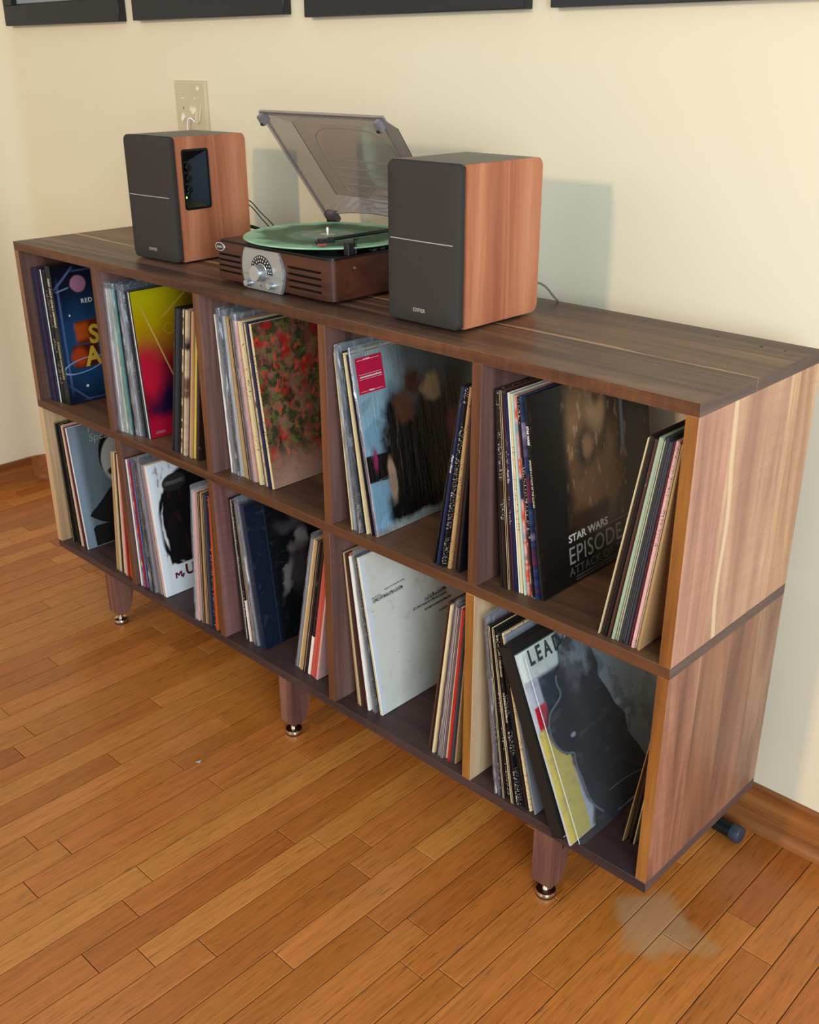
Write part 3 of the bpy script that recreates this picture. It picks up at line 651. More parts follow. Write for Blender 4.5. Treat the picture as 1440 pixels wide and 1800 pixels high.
L2 = grouprow('second lower bay', Zl, 'blk*.5 wht*.6 org*.4 blu:m red*.5 blu*.6 nvy blk:f blk:p*1.2 dgr*.6 gry:p*1.2 mau*1.1 gry:o crm*.7 pnk*.6 wht*1.1', (.367, .008, -.004), (.468, .013, -.032), 'L', 0, cL2, 'white record sleeve with black scribbled frame and red lettering, second lower bay')
o, th = L2[-1]
cov_text(o, th, 'UN', .185, .115, .036, DREDP, bold=.0012)
bm = bmesh.new()
def poly(bm, pts, a, b): prism(bm, pts, 'yz', a, b)
Z0 = .1 * SL + .004
def yz(y, z): return (.030 + y, .036 + z)
poly(bm, [yz(0, 0), yz(.004, 0), yz(.004, .009), yz(.009, .003), yz(.014, .009), yz(.014, 0), yz(.018, 0), yz(.018, .014), yz(.013, .014), yz(.009, .009), yz(.005, .014), yz(0, .014)], th + .0004, th + .0006)
poly(bm, [yz(.013, .0045), yz(.024, .0045), yz(.024, .007), yz(.0203, .007), yz(.0203, -.003), yz(.0173, -.003), yz(.0173, .0025), yz(.013, .0025)], th + .0006, th + .0008)
bm_obj('cover_emblem', bm, DREDP, o)
L2r = grouprow('second lower bay', Zl, 'slv:p pnk*1.1 pnk:o*.8 gry*.6 brn:o tan*.7 brn:o mau*.7 dgr nvy*.8 blk:F*.8 red*1.1 org*.5', (.590, .005, .029), (.668, .006, .012), 'R', 16)
L3 = grouprow('middle lower bay', Zl, 'blk dgr:o*.8 gry:o*.7 blk:F*1.1 crm:w*1.1 brn:o tan:o*.7 dgr:p*1.2 gry:p*.9 dgr*.8 nvy*1.5 nvy*1.1', (.727, .026, -.018), (.807, .026, -.046), 'L', 0, cL3, 'black record sleeve with smoky pale figures in the middle lower bay')
L3r = grouprow('middle lower bay', Zl, 'gry:p*1.1 crm*.8 tan*1.1 brn:o dbr blk:w*1.2 cor*1.7 cor*.8 pnk*.8', (.893, .028, .066), (.965, .025, .058), 'R', 12)
L4 = grouprow('fourth lower bay', Zl, 'tan crm:o brn*.8 mar*1.2 org*.5 wht*1.8 gry:o dgr:p*1.2 dbr*.6 crm*.4 wht*.9', (1.081, .024, -.030), (1.146, .029, -.058), 'L', 0, cL4, 'worn off-white record sleeve with faint stamped lettering, fourth lower bay')
o, th = L4[-1]
SMK = plain('print_stamp', '3a2f28', .6)
def scribble(o, th, u0, u1, v, hgt, seed, slope=0, jag=.3):
    bm = bmesh.new(); r = random.Random(seed); y_ = u0 * SL
    while y_ < u1 * SL:
        w_ = r.uniform(.0004, .0011); hz = hgt * r.uniform(1 - jag, 1); zz = v * SL + (y_ - u0 * SL) * slope + r.uniform(-.0006, .0006)
        add_box(bm, th + .0004, th + .00055, y_, y_ + w_, zz, zz + hz, M=Matrix.Translation((0, 0, 0)))
        if r.random() < .6: add_box(bm, th + .0004, th + .00055, y_, y_ + w_ + .0014, zz + hz * r.uniform(.2, .8), zz + hz * r.uniform(.2, .8) + .0007)
        y_ += w_ + r.uniform(.0006, .0016)
    return bm_obj('cover_stamped_text', bm, SMK, o)
scribble(o, th, .055, .30, .70, .0085, 1, .02); scribble(o, th, .16, .32, .745, .003, 2, .05); scribble(o, th, .05, .12, .725, .003, 3, .05)
scribble(o, th, .36, .66, .535, .006, 4, .02); scribble(o, th, .47, .66, .56, .010, 5, .03, .6); scribble(o, th, .46, .70, .50, .005, 6, .03); scribble(o, th, .58, .70, .45, .004, 7, .03)
L4r = grouprow('fourth lower bay', Zl, 'brn*.8 dgr:o*.8 crm*1 mar*.9 gry:p*1.1 mau:o*.9 crm*.8 red*1.4 dgr*.7 tan*.6', (1.268, .016, .044), (1.335, .014, .024), 'R', 11)
L5 = grouprow('rightmost lower bay', Zl, 'mau:p*1.1 blk:p*1.2 dbr:o blk:F*1.2 crm*.3 dbr:o blk:F*1.3 blk dbr*.8 crm:f*1.4 gry*.9', (1.433, .004, -.034), (1.520, .008, -.080), 'L', 0)
spine_text(L5[6][0], L5[6][1] * .2, .26, 'STAR WARS', .0052, CRMP); spine_text(L5[6][0], L5[6][1] * .2, .205, 'THE EMPIRE STRIKES BACK', .0045, CRMP)
# leaning black box, the sleeve beside it and a clear plastic bag with a dark shaped print
an = math.asin(-.119 / .318)
bx_ = sleeve(1.5655, -.016, Zl + .0003, an, .0235, 'dbr', 'n', 'thick matt black record box leaning in the rightmost lower bay', 'records in the rightmost lower bay', 'L', size=.318, name='record_box')
bx_.children[0].data.materials[0] = plain('box_black', '1a1613', .6, spec=.3)
box('lid_seam', .0236, .0238, .002, .316, .002, .004, plain('seam_pale', '9a9286', .6), bx_)
s1 = sleeve(1.5960, -.013, Zl + .0003, an - .015, .0045, 'slv', 'n', 'white-banded record sleeve with bold black capitals, leaning on the black box', 'records in the rightmost lower bay', 'L', cover=cS1, plastic=False, size=.316)
cov_text(s1, .0045, 'LEAD', .075, .915, .034, BLKP, size0=.316, bold=.0012, sx=.75, space=1.5)
def dark_bag():
    o = empty('picture_sleeve', (1.6075, -.006, Zl + .0003), label='clear plastic sleeve holding a dark shaped picture print, rightmost lower bay', cat='record', group='records in the rightmost lower bay')
    an2 = an - .022
    o.rotation_euler = (0, an2, 0)
    W_, H_ = .335, .322
    m = NT('smoky_plastic'); t = m.t
    tr = m.n('ShaderNodeBsdfTransparent'); tr.inputs[0].default_value = (.93, .94, .95, 1)
    gl = m.n('ShaderNodeBsdfGlossy'); gl.inputs['Roughness'].default_value = .14
    df = m.n('ShaderNodeBsdfDiffuse'); df.inputs[0].default_value = (.36, .40, .43, 1)
    lw = m.n('ShaderNodeLayerWeight'); lw.inputs[0].default_value = .3
    nn = m.noise(m.coord((1, 10, 10)), 1, 3)
    a = m.n('ShaderNodeMixShader'); a.inputs[0].default_value = .75; t.links.new(gl.outputs[0], a.inputs[1]); t.links.new(df.outputs[0], a.inputs[2])
    b = m.n('ShaderNodeMixShader'); m.put(b.inputs[0], m.math('ADD', m.math('MULTIPLY', nn, .05), m.math('MULTIPLY', lw.outputs['Fresnel'], .07), clamp=True)); t.links.new(tr.outputs[0], b.inputs[1]); t.links.new(a.outputs[0], b.inputs[2])
    t.links.new(b.outputs[0], m.out.inputs[0])
    bm = bmesh.new(); prism(bm, rrect(0, W_, 0, H_, .012, 4), 'yz', .0062, .0066)
    sh = bm_obj('plastic_sleeve', bm, m.m, o, auto=40); sh['label'] = 'clear plastic sleeve with rounded corners'
    tube('sleeve_edge', [(.0064, 0, .006), (.0064, 0, H_ * .5), (.0064, 0, H_ - .008)], .0007, plain('pale_edge', 'c8ccd2', .3), o, 4)
    # backing sheet, grey, behind right two thirds
    back = cover_mat('print_grey_clouds', '939da2', [('n', (1, 12, 12), .54, '6c767c', .03, .9), ('n', (1, 8, 14), .6, 'a9b2b5', .02, .8)], .4)
    bm = bmesh.new(); prism(bm, [(.10, .315), (.331, .315), (.331, .004), (.11, .004), (.095, .10), (.12, .2), (.08, .26)], 'yz', .0046, .0050); bm_obj('picture_backing', bm, back, o)
    dark = cover_mat('print_dark_beast', '0e0c0f', [('e', .38, .90, .14, .09, '7d8488', .5, .35), ('e', .30, .78, .05, .08, '4a4d50', .5, .2), ('n', (1, 24, 60), .60, '4c4a48', .04, .45), ('n', (1, 16, 16), .56, '231a1e', .06, .9), ('n', (1, 60, 30), .64, '3c3434', .05, .5), ('e', .30, .30, .08, .10, '050506', .2, .1), ('e', .18, .52, .02, .012, '8a8c94', .3, 0), ('e', .10, .46, .006, .006, '8a1c20', .3, 0), ('ring', .44, .52, .02, .02, '6a5a50', .3, 0), ('e', .70, .62, .2, .2, '171113', .5, .2)], .35)
    for q in ([(.0068, .30, .015), (.0070, .25, .05), (.0068, .235, .10), (.0067, .20, .13)], [(.0068, .27, .008), (.0070, .23, .03), (.0068, .16, .05), (.0067, .10, .045)], [(.0068, .325, .05), (.0072, .29, .09), (.0068, .27, .15), (.0067, .28, .19)], [(.0068, .31, .03), (.0071, .26, .075), (.0068, .19, .09)]):
        tube('plastic_crease', q, .0005, plain('crease_pale', '77787c', .3), o, 4)
    # outline of a head-like dark mass with a pale rim (a plain stand-in)
    pts = [(.055, .262), (.072, .272), (.080, .300), (.112, .312), (.140, .306), (.152, .270), (.158, .240), (.150, .222), (.165, .190), (.172, .165), (.190, .140), (.184, .110), (.200, .080), (.215, .045), (.260, .030), (.262, .008), (.045, .008), (.060, .035), (.048, .060), (.050, .090), (.040, .120), (.052, .138), (.030, .140), (.012, .160), (.004, .190), (.018, .218), (.045, .222), (.060, .235), (.048, .250)]
    bm = bmesh.new(); prism(bm, pts, 'yz', .0051, .0055); bm_obj('shaped_print', bm, dark, o)
    rim = [(.0058, y, z) for y, z in [(.055, .262), (.048, .250), (.060, .235), (.045, .222), (.018, .218), (.004, .190), (.012, .160), (.030, .140), (.052, .138), (.040, .120), (.050, .090), (.048, .060), (.060, .035), (.075, .022)]]
    r_ = tube('print_outline', rim, .0022, plain('print_rim', '5c6068', .4), o, 4); r_.scale = (.12, 1, 1); r_.location = (.0050, 0, 0)
dark_bag()
L5r = grouprow('rightmost lower bay', Zl, 'tan*.6 dbr*1.2 crm*.7 brn*1.2', (1.646, .052, .048), (1.678, .060, .026), 'R', 14)

# ------------------------------------------------------------------ speakers
SPW = wood('cherry_veneer', ['9c573b', 'bc7350', 'cc8661'], 'z', 1.3, 71, .4, fine=.22)
GRL = plain('grille_cloth', '38332f', .8, 0, .2, .05, 300); SIDEG = plain('speaker_top', '6f6658', .5)
def speaker(name, loc, rz, label, controls):
    s = empty(name, loc, rz, label=label, cat='speaker', group='bookshelf speakers on the cabinet')
    W_, H_, Dp = .147, .240, .190
    cut = None
    def boolcut(o):
        c = box('cut', W_ / 2 - .016, W_ / 2 + .01, .028, .090, .105, .215, None, s)
        md = o.modifiers.new('b', 'BOOLEAN'); md.object = c; md.operation = 'DIFFERENCE'; md.solver = 'EXACT'
        dg = bpy.context.evaluated_depsgraph_get(); me = bpy.data.meshes.new_from_object(o.evaluated_get(dg)); o.modifiers.clear(); o.data = me; bpy.data.objects.remove(c)
    z0 = .004
    prof = rrect(.014, Dp, z0, H_, .012, 5, (0, 1, 1, 0))
    bm = bmesh.new(); prism(bm, [(y if y > .0141 else .014, z) for y, z in prof], 'yz', -W_ / 2 + .0052, W_ / 2 - .0052)
    body = bm_obj('cabinet_body', bm, SIDEG, s, auto=40)
    sides = []
    for a, b in ((-W_ / 2, -W_ / 2 + .005), (W_ / 2 - .005, W_ / 2)):
        bm = bmesh.new(); prism(bm, prof, 'yz', a, b); bmesh.ops.bevel(bm, geom=bm.edges[:], offset=.0008, segments=2, affect='EDGES')
        sides.append(bm_obj('side_panel', bm, SPW, s, auto=35))
    if controls: boolcut(body); boolcut(sides[1])
    box('gasket', -W_ / 2 + .003, W_ / 2 - .003, .0105, .0138, z0 + .003, H_ - .003, plain('gasket_black', '0c0b0b', .7), s)
    # curved grille
    bm = bmesh.new(); g0 = rrect(-W_ / 2, W_ / 2, z0 - .001, H_ + .001, .011, 6)
    cz = (H_ + z0) / 2
    def ring(k, yy): return [bm.verts.new((p[0] * k, yy, cz + (p[1] - cz) * (1 - (1 - k) * W_ / H_))) for p in g0]
    rs = [ring(1, .0102), ring(1, .003), ring(.985, .0006), ring(.96, -.0008), ring(.7, -.0022), ring(.35, -.0032)]
    n = len(g0)
    for a, b in zip(rs, rs[1:]):
        for i in range(n): bm.faces.new((a[i], a[(i + 1) % n], b[(i + 1) % n], b[i]))
    bm.faces.new(rs[-1]); bm.faces.new(rs[0][::-1])
    gr = bm_obj('grille', bm, GRL, s, auto=50)
    tube('trim_line', [(-W_ * .44, -.0022, cz + .006), (-W_ * .2, -.0038, cz + .0062), (0, -.0046, cz + .0062), (W_ * .2, -.0038, cz + .0062), (W_ * .42, -.0022, cz + .006)], .0009, plain('silver_line', 'c9c4c0', .3, .6), gr, 8)
    text('logo', 'EDIFIER', .0082, plain('logo_silver', 'c9c2b8', .3, .7), gr, basis((1, 0, 0), (0, 0, 1), (-.004, -.0034, .022)), .0003, align='CENTER', sx=.9, bold=.0001, space=1.05)
    for x in (-.055, .055):
        for y in (.03, .165):
            bm = bmesh.new(); lathe(bm, [(0, 0), (.006, 0), (.006, .0045), (0, .0045)], 14, Matrix.Translation((x, y, 0))); bm_obj('rubber_foot', bm, plain('rubber', '101010', .8), s)
    if controls:
        p = empty('control_panel', (0, 0, 0)); p.parent = s; del_keys = None
        X = W_ / 2
        gb = plain('panel_gloss_black', '0b0d10', .18, var=.02); gs = plain('panel_blue_reflection', '1b2530', .3, var=.02)  # second material: bluish reflection on the slanted facet, put into its colour
        bm = bmesh.new(); o_ = rrect(.026, .092, .103, .217, .006, 4); i_ = rrect(.0295, .0885, .107, .213, .003, 4)
        A = [bm.verts.new((X + .0012, *q)) for q in o_]; B = [bm.verts.new((X + .0012, *q)) for q in i_]; C2 = [bm.verts.new((X - .001, *q)) for q in o_]; D2 = [bm.verts.new((X - .003, *q)) for q in i_]
        n = len(o_)
        for i in range(n):
            j = (i + 1) % n
            bm.faces.new((A[i], A[j], B[j], B[i])); bm.faces.new((C2[i], C2[j], A[j], A[i])); bm.faces.new((B[i], B[j], D2[j], D2[i]))
        bm_obj('panel_rim', bm, gb, p, auto=40)
        bm = bmesh.new(); a = [(X - .001, .0295, .107), (X - .001, .0885, .107), (X - .001, .0885, .213), (X - .001, .0295, .213)]
        b = [(X - .013, .031, .122), (X - .013, .052, .122), (X - .013, .052, .194), (X - .013, .031, .194)]
        va = [bm.verts.new(q) for q in a]; vb = [bm.verts.new(q) for q in b]; bm.faces.new(vb)
        for i in range(4):
            f = bm.faces.new((va[i], va[(i + 1) % 4], vb[(i + 1) % 4], vb[i])); f.material_index = 1 if i == 1 else 0
        bm_obj('panel_recess', bm, [gb, gs], p)
        for z_ in (.183, .162, .141):
            bm = bmesh.new(); lathe(bm, [(0, 0), (.0078, 0), (.0078, .002), (.0070, .012), (.0058, .0132), (0, .0132)], 22, Matrix.Translation((X - .013, .0425, z_)) @ Matrix.Rotation(R(90), 4, 'Y'))
            bm_obj('knob', bm, gb, p, auto=40)
        m = NT('led_green'); m.b.inputs['Emission Color'].default_value = (.35, 1, .08, 1); m.b.inputs['Emission Strength'].default_value = 3.5; m.fin('9be05a', .3)
        bm = bmesh.new(); lathe(bm, [(0, 0), (.0022, 0), (.0018, .0014), (0, .0022)], 14, Matrix.Translation((X - .013, .0405, .1255)) @ Matrix.Rotation(R(90), 4, 'Y')); ld = bm_obj('indicator_light', bm, m.m, p, smooth=True); ld['label'] = 'glowing green indicator light'
    return s
speaker('bookshelf_speaker', (1.2205, .052, ZT1), 0, 'cherry-sided speaker with plain side, right of the turntable', False)
speaker('bookshelf_speaker', (.4515, .083, ZT1), R(3.5), 'cherry-sided speaker with black control panel, left of the turntable', True)

# ------------------------------------------------------------------ turntable
def turntable():
    X0, X1, Y0, Y1, Z0, Z1 = .698, 1.018, .050, .332, ZT1, .834
    cx = (X0 + X1) / 2
    t = empty('turntable', (cx, Y0, Z0), label='brown wooden turntable with silver tuner panel and smoky raised lid', cat='turntable')
    def P(x, y, z): return (x - cx, y - Y0, z - Z0)
    wd = wood('turntable_wood', ['381c13', '4a271a', '58301f'], 'x', 1.1, 81, .3, fine=.18)
    bm = bmesh.new(); prism(bm, [(x - cx, y - Y0) for x, y in rrect(X0, X1, Y0, Y1, .017, 6)], 'xy', .006, Z1 - Z0)
    bod = bm_obj('plinth', bm, wd, t, auto=40)
    # speaker slots cut into the front
    bm = bmesh.new()
    slots = [(.708, .775, z) for z in (.813, .803, .793, .783)] + [(.905, .992, z) for z in (.813, .802, .791, .780)]
    for i, (a, b, z) in enumerate(slots):
        if i == 0: a = .712
        pts = [(x - cx, zz - Z0) for x, zz in rrect(a, b, z - .0021, z + .0021, .0018, 3)]
        prism(bm, pts, 'xz', -.01, .012)
    me = bpy.data.meshes.new('c'); bmesh.ops.recalc_face_normals(bm, faces=bm.faces); bm.to_mesh(me); bm.free(); c = bpy.data.objects.new('c', me); COL.objects.link(c); c.parent = t
    md = bod.modifiers.new('b', 'BOOLEAN'); md.object = c; md.operation = 'DIFFERENCE'; md.solver = 'EXACT'
    dg = bpy.context.evaluated_depsgraph_get(); me = bpy.data.meshes.new_from_object(bod.evaluated_get(dg)); bod.modifiers.clear(); bod.data = me; bpy.data.objects.remove(c)
    me.materials.clear(); me.materials.append(wd)
    blk = plain('deck_black', '0f0f10', .35); dk = plain('slot_dark', '080605', .9)
    for a, b in ((.706, .778), (.903, .994)):
        box('slot_lining', a - cx, b - cx, .0095, .0105, .774 - Z0, .818 - Z0, dk, t)
    bm = bmesh.new(); prism(bm, [(x - cx, y - Y0) for x, y in rrect(X0 + .006, X1 - .006, Y0 + .006, Y1 - .006, .012, 5)], 'xy', Z1 - Z0, Z1 - Z0 + .003); bm_obj('deck_plate', bm, blk, t, auto=40)
    # silver tuner plate with bowed sides
    sil = plain('brushed_silver', 'a9a8a6', .32, .55, var=.02)
    pts = []
    for i in range(9):
        u = i / 8; z = .763 + u * .071; pts.append((.900 - .010 * (2 * u - 1) ** 2 - (.004 if u > .5 else 0) * (2 * u - 1), z))
    for i in range(9):
        u = 1 - i / 8; z = .763 + u * .071; pts.append((.787 + .008 * (2 * u - 1) ** 2, z))
    bm = bmesh.new(); prism(bm, [(x - cx, z - Z0) for x, z in pts], 'xz', -.006, .0005); bmesh.ops.bevel(bm, geom=[e for e in bm.edges if all(abs(v.co.y + .006) < 1e-6 for v in e.verts)], offset=.0015, segments=2, affect='EDGES')
    pl = bm_obj('tuner_panel', bm, sil, t, auto=35); pl['label'] = 'silver tuner panel with bowed sides'
    box('panel_ridge', .789 - cx, .898 - cx, -.0085, -.006, .7885 - Z0, .7905 - Z0, sil, pl, .0005)
    kx, kz = .8415, .7955
    def radial(name, r0, r1, a0, a1, y0, y1, mat, n=28):
        bm = bmesh.new(); pts = [(kx - cx + r1 * math.cos(R(a0 + (a1 - a0) * i / n)), kz - Z0 + r1 * math.sin(R(a0 + (a1 - a0) * i / n))) for i in range(n + 1)]
        pts += [(kx - cx + r0 * math.cos(R(a1 + (a0 - a1) * i / n)), kz - Z0 + r0 * math.sin(R(a1 + (a0 - a1) * i / n))) for i in range(n + 1)]
        prism(bm, pts, 'xz', y0, y1); return bm_obj(name, bm, mat, pl)
    radial('dial_scale', .015, .0295, -4, 168, -.0068, -.006, blk)
    bm = bmesh.new()
    for rr, n in ((.0265, 13), (.0205, 10)):
        for i in range(n):
            a = R(4 + 158 * i / (n - 1)); M = Matrix.Translation((kx - cx + rr * math.cos(a), -.0069, kz - Z0 + rr * math.sin(a))) @ Matrix.Rotation(-(a - R(90)), 4, 'Y')
            add_box(bm, -.0009, .0009, -.0001, .0002, -.0014, .0014, M=M)
    bm_obj('dial_marks', bm, plain('dial_white', 'e0ddd6', .4), pl)
    def knob(x, z, r, ln):
        bm = bmesh.new(); lathe(bm, [(0, 0), (r * 1.08, 0), (r * 1.08, .001), (r, .0016), (r * .97, ln - .001), (r * .9, ln), (0, ln)], 30, Matrix.Translation((x - cx, -.006, z - Z0)) @ Matrix.Rotation(R(90), 4, 'X'))
        return bm_obj('knob', bm, plain('knob_silver', 'c2c4c6', .25, .8, var=.02), pl, auto=35)
    knob(kx, kz, .0145, .018); knob(.808, .774, .0062, .012); knob(.871, .7765, .0062, .012)
    bm = bmesh.new(); lathe(bm, [(0, 0), (.0012, 0), (.0012, .001), (0, .001)], 10, Matrix.Translation((.838 - cx, -.006, .772 - Z0)) @ Matrix.Rotation(R(90), 4, 'X')); bm_obj('indicator', bm, blk, pl)
    # oval badge
    bm = bmesh.new(); Mb = Matrix.Translation((.7165 - cx, -.0001, .8255 - Z0)) @ Matrix.Diagonal((1.55, 1, .85, 1)) @ Matrix.Rotation(R(90), 4, 'X')
    lathe(bm, [(0, 0), (.0092, 0), (.0088, .0012), (.0076, .0014), (.0076, .0008), (0, .0008)], 28, Mb); bg = bm_obj('badge', bm, plain('badge_silver', 'c4bdb4', .3, .5), t, auto=30); bg['label'] = 'silver oval badge'
    bm = bmesh.new(); lathe(bm, [(0, .0008), (.0074, .0008), (.0074, .0011), (0, .0011)], 24, Mb); bm_obj('badge_field', bm, plain('badge_dark', '241a16', .5), bg)
    text('badge_lettering', 'JENSEN', .0058, plain('badge_silver', 'c4bdb4', .3, .5), bg, basis((1, 0, 0), (0, 0, 1), (.7165 - cx, -.0014, .8236 - Z0)), .0002, align='CENTER', sx=.85, bold=.0001)
    # side screw, feet
    bm = bmesh.new(); lathe(bm, [(0, 0), (.0028, 0), (.0024, .0012), (0, .0012)], 14, Matrix.Translation((X1 - cx, .052, .818 - Z0)) @ Matrix.Rotation(R(90), 4, 'Y')); bm_obj('side_screw', bm, plain('screw_brass', 'a08a70', .35, .8), t, auto=30)
    for x in (X0 + .03, X1 - .03):
        for y in (.03, .25):
            bm = bmesh.new(); lathe(bm, [(0, 0), (.009, 0), (.009, .0065), (0, .0065)], 16, Matrix.Translation((x - cx, y, 0))); bm_obj('rubber_foot', bm, plain('rubber', '101010', .8), t)
    # platter, spindle, arm
    rc = (.868, .178); zr = .8475
    bm = bmesh.new(); lathe(bm, [(0, Z1 + .003 - Z0), (.098, Z1 + .003 - Z0), (.100, Z1 + .005 - Z0), (.100, zr - .0035 - Z0), (0, zr - .0025 - Z0)], 48, Matrix.Translation((rc[0] - cx, rc[1] - Y0, 0))); bm_obj('platter', bm, plain('platter_black', '151515', .5), t, auto=40)
    bm = bmesh.new(); lathe(bm, [(0, zr - .0025 - Z0), (.0034, zr - .0025 - Z0), (.0034, zr + .011 - Z0), (.0022, zr + .014 - Z0), (0, zr + .0147 - Z0)], 18, Matrix.Translation((rc[0] - cx, rc[1] - Y0, 0))); bm_obj('spindle', bm, plain('spindle_steel', 'd2c8b8', .2, .9), t, auto=40)
    # arm pivot post, arm, headshell
    px, py, pz = .997, .262, .866
    hx, hy, hz = .957, .082, .858
    arm = tube('tonearm', [P(px, py + .03, pz), P(px, py, pz), P(.990, .2, .8645), P(.978, .13, .862), P(hx + .010, hy + .018, hz + .002)], .0032, blk, t, 10)
    bm = bmesh.new(); d = Vector((hx - .978, hy - .13, 0)).normalized(); a = math.atan2(d.y, d.x)
    Mh = Matrix.Translation(P(hx + .005, hy + .009, hz)) @ Matrix.Rotation(a, 4, 'Z')
    add_box(bm, -.013, .014, -.0065, .0065, -.0035, .0035, M=Mh); add_box(bm, -.012, -.004, -.0085, .0085, -.001, .005, M=Mh); add_box(bm, .0135, .019, -.004, .004, -.0045, .001, M=Mh)
    bmesh.ops.bevel(bm, geom=bm.edges[:], offset=.0008, segments=1, affect='EDGES'); bm_obj('headshell', bm, blk, arm, auto=40)
    bm = bmesh.new(); add_box(bm, .002, .017, -.0045, .0045, -.0072, -.0036, M=Mh); add_box(bm, .006, .010, -.001, .001, -.0098, -.0072, M=Mh); ct = bm_obj('cartridge', bm, plain('cartridge_red', 'a2382e', .4), arm); ct['label'] = 'red stylus cartridge'
    bm = bmesh.new(); lathe(bm, [(0, Z1 + .003 - Z0), (.016, Z1 + .003 - Z0), (.016, .845 - Z0), (.010, .850 - Z0), (.009, pz + .004 - Z0), (0, pz + .005 - Z0)], 24, Matrix.Translation((px - cx, py - Y0, 0))); bm_obj('arm_base', bm, blk, t, auto=40)
    bm = bmesh.new(); lathe(bm, [(0, -.012), (.010, -.012), (.010, .012), (0, .012)], 20, Matrix.Translation(P(px + .001, py + .030, pz)) @ Matrix.Rotation(R(90), 4, 'X')); bm_obj('counterweight', bm, blk, arm, auto=40)
    bm = bmesh.new(); add_box(bm, .996 - cx, 1.008 - cx, .098 - Y0, .112 - Y0, Z1 + .003 - Z0, .857 - Z0); add_box(bm, .999 - cx, 1.005 - cx, .118 - Y0, .121 - Y0, Z1 + .003 - Z0, .862 - Z0); add_box(bm, .999 - cx, 1.010 - cx, .118 - Y0, .121 - Y0, .860 - Z0, .863 - Z0)
    bmesh.ops.bevel(bm, geom=bm.edges[:], offset=.0008, segments=1, affect='EDGES'); bm_obj('arm_rest', bm, blk, t)
    for y in (.155, .175, .195):
        box('switch', .998 - cx, 1.008 - cx, y - Y0, y + .010 - Y0, Z1 + .003 - Z0, Z1 + .008 - Z0, plain('switch_grey', '2c2c2e', .4), t, .0008)
    # ---- lid: shallow tray, hinged at the rear
    lid = bpy.data.objects.new('dust_lid', None); COL.objects.link(lid); lid.parent = t; lid['label'] = 'smoky translucent plastic lid, raised'
    e1 = Vector((0, -.605, .796)); e3 = Vector((0, .796, .605))   # along the lid, and outward normal
    O = Vector(P(.703, .326, .849))
    def LP(u, l, d): return O + Vector((u, 0, 0)) + e1 * l + e3 * d
    m = NT('smoked_acrylic'); tn = m.t
    tr = m.n('ShaderNodeBsdfTransparent'); tr.inputs[0].default_value = (.60, .57, .57, 1)
    gl = m.n('ShaderNodeBsdfGlossy'); gl.inputs['Roughness'].default_value = .10; gl.inputs[0].default_value = (.8, .8, .85, 1)
    df = m.n('ShaderNodeBsdfDiffuse'); df.inputs[0].default_value = (.16, .14, .145, 1)
    lw = m.n('ShaderNodeLayerWeight'); lw.inputs[0].default_value = .25
    a_ = m.n('ShaderNodeMixShader'); m.put(a_.inputs[0], .22); tn.links.new(tr.outputs[0], a_.inputs[1]); tn.links.new(df.outputs[0], a_.inputs[2])
    b_ = m.n('ShaderNodeMixShader'); m.put(b_.inputs[0], m.math('ADD', .03, m.math('MULTIPLY', lw.outputs['Fresnel'], .35))); tn.links.new(a_.outputs[0], b_.inputs[1]); tn.links.new(gl.outputs[0], b_.inputs[2]); tn.links.new(b_.outputs[0], m.out.inputs[0])
    SM = m.m
    dkp = plain('smoked_edge', '5a5254', .25); W_, H_, dd = .314, .250, .032
    rim = [(0, 0), (W_, 0), (W_, H_), (0, H_)]
    i0, i1, j0, j1 = .020, W_ - .020, .030, H_ - .046
    bm = bmesh.new()
    NB = 12
    bot = [bm.verts.new(LP(W_ * k / NB, .026 * math.sin(math.pi * k / NB) ** .7 if 0 < k < NB else 0, .002 * k * (NB - k) / 36)) for k in range(NB + 1)]
    pb = [bm.verts.new(LP(i0 + (i1 - i0) * k / NB, j0, dd)) for k in range(NB + 1)]
    tl_, tr_ = bm.verts.new(LP(0, H_, 0)), bm.verts.new(LP(W_, H_, 0)); ptl, ptr = bm.verts.new(LP(i0, j1, dd)), bm.verts.new(LP(i1, j1, dd))
    for k in range(NB): bm.faces.new((bot[k], bot[k + 1], pb[k + 1], pb[k]))
    bm.faces.new((tl_, ptl, ptr, tr_)); bm.faces.new((bot[0], pb[0], ptl, tl_)); bm.faces.new((bot[-1], tr_, ptr, pb[-1])); bm.faces.new(pb + [ptr, ptl])
    bm_obj('lid_shell', bm, SM, lid)
    def ln(name, pts, r=.0011, mt=dkp): return tube(name, [tuple(LP(*q)) for q in pts], r, mt, lid, 4)
    def straight(name, a, b, r):
        return ln(name, [a, tuple((Vector(a) * 2 + Vector(b)) / 3), tuple((Vector(a) + Vector(b) * 2) / 3), b], r)
    lip = plain('smoked_lip', '7a7274', .25)
    m2 = NT('smoked_rim'); t2 = m2.n('ShaderNodeBsdfTransparent'); t2.inputs[0].default_value = (.86, .83, .83, 1); d2 = m2.n('ShaderNodeBsdfPrincipled'); d2.inputs['Base Color'].default_value = lin('8f8686'); d2.inputs['Roughness'].default_value = .25
    x2 = m2.n('ShaderNodeMixShader'); x2.inputs[0].default_value = .30; m2.t.links.new(t2.outputs[0], x2.inputs[1]); m2.t.links.new(d2.outputs[0], x2.inputs[2]); m2.t.links.new(x2.outputs[0], m2.out.inputs[0])
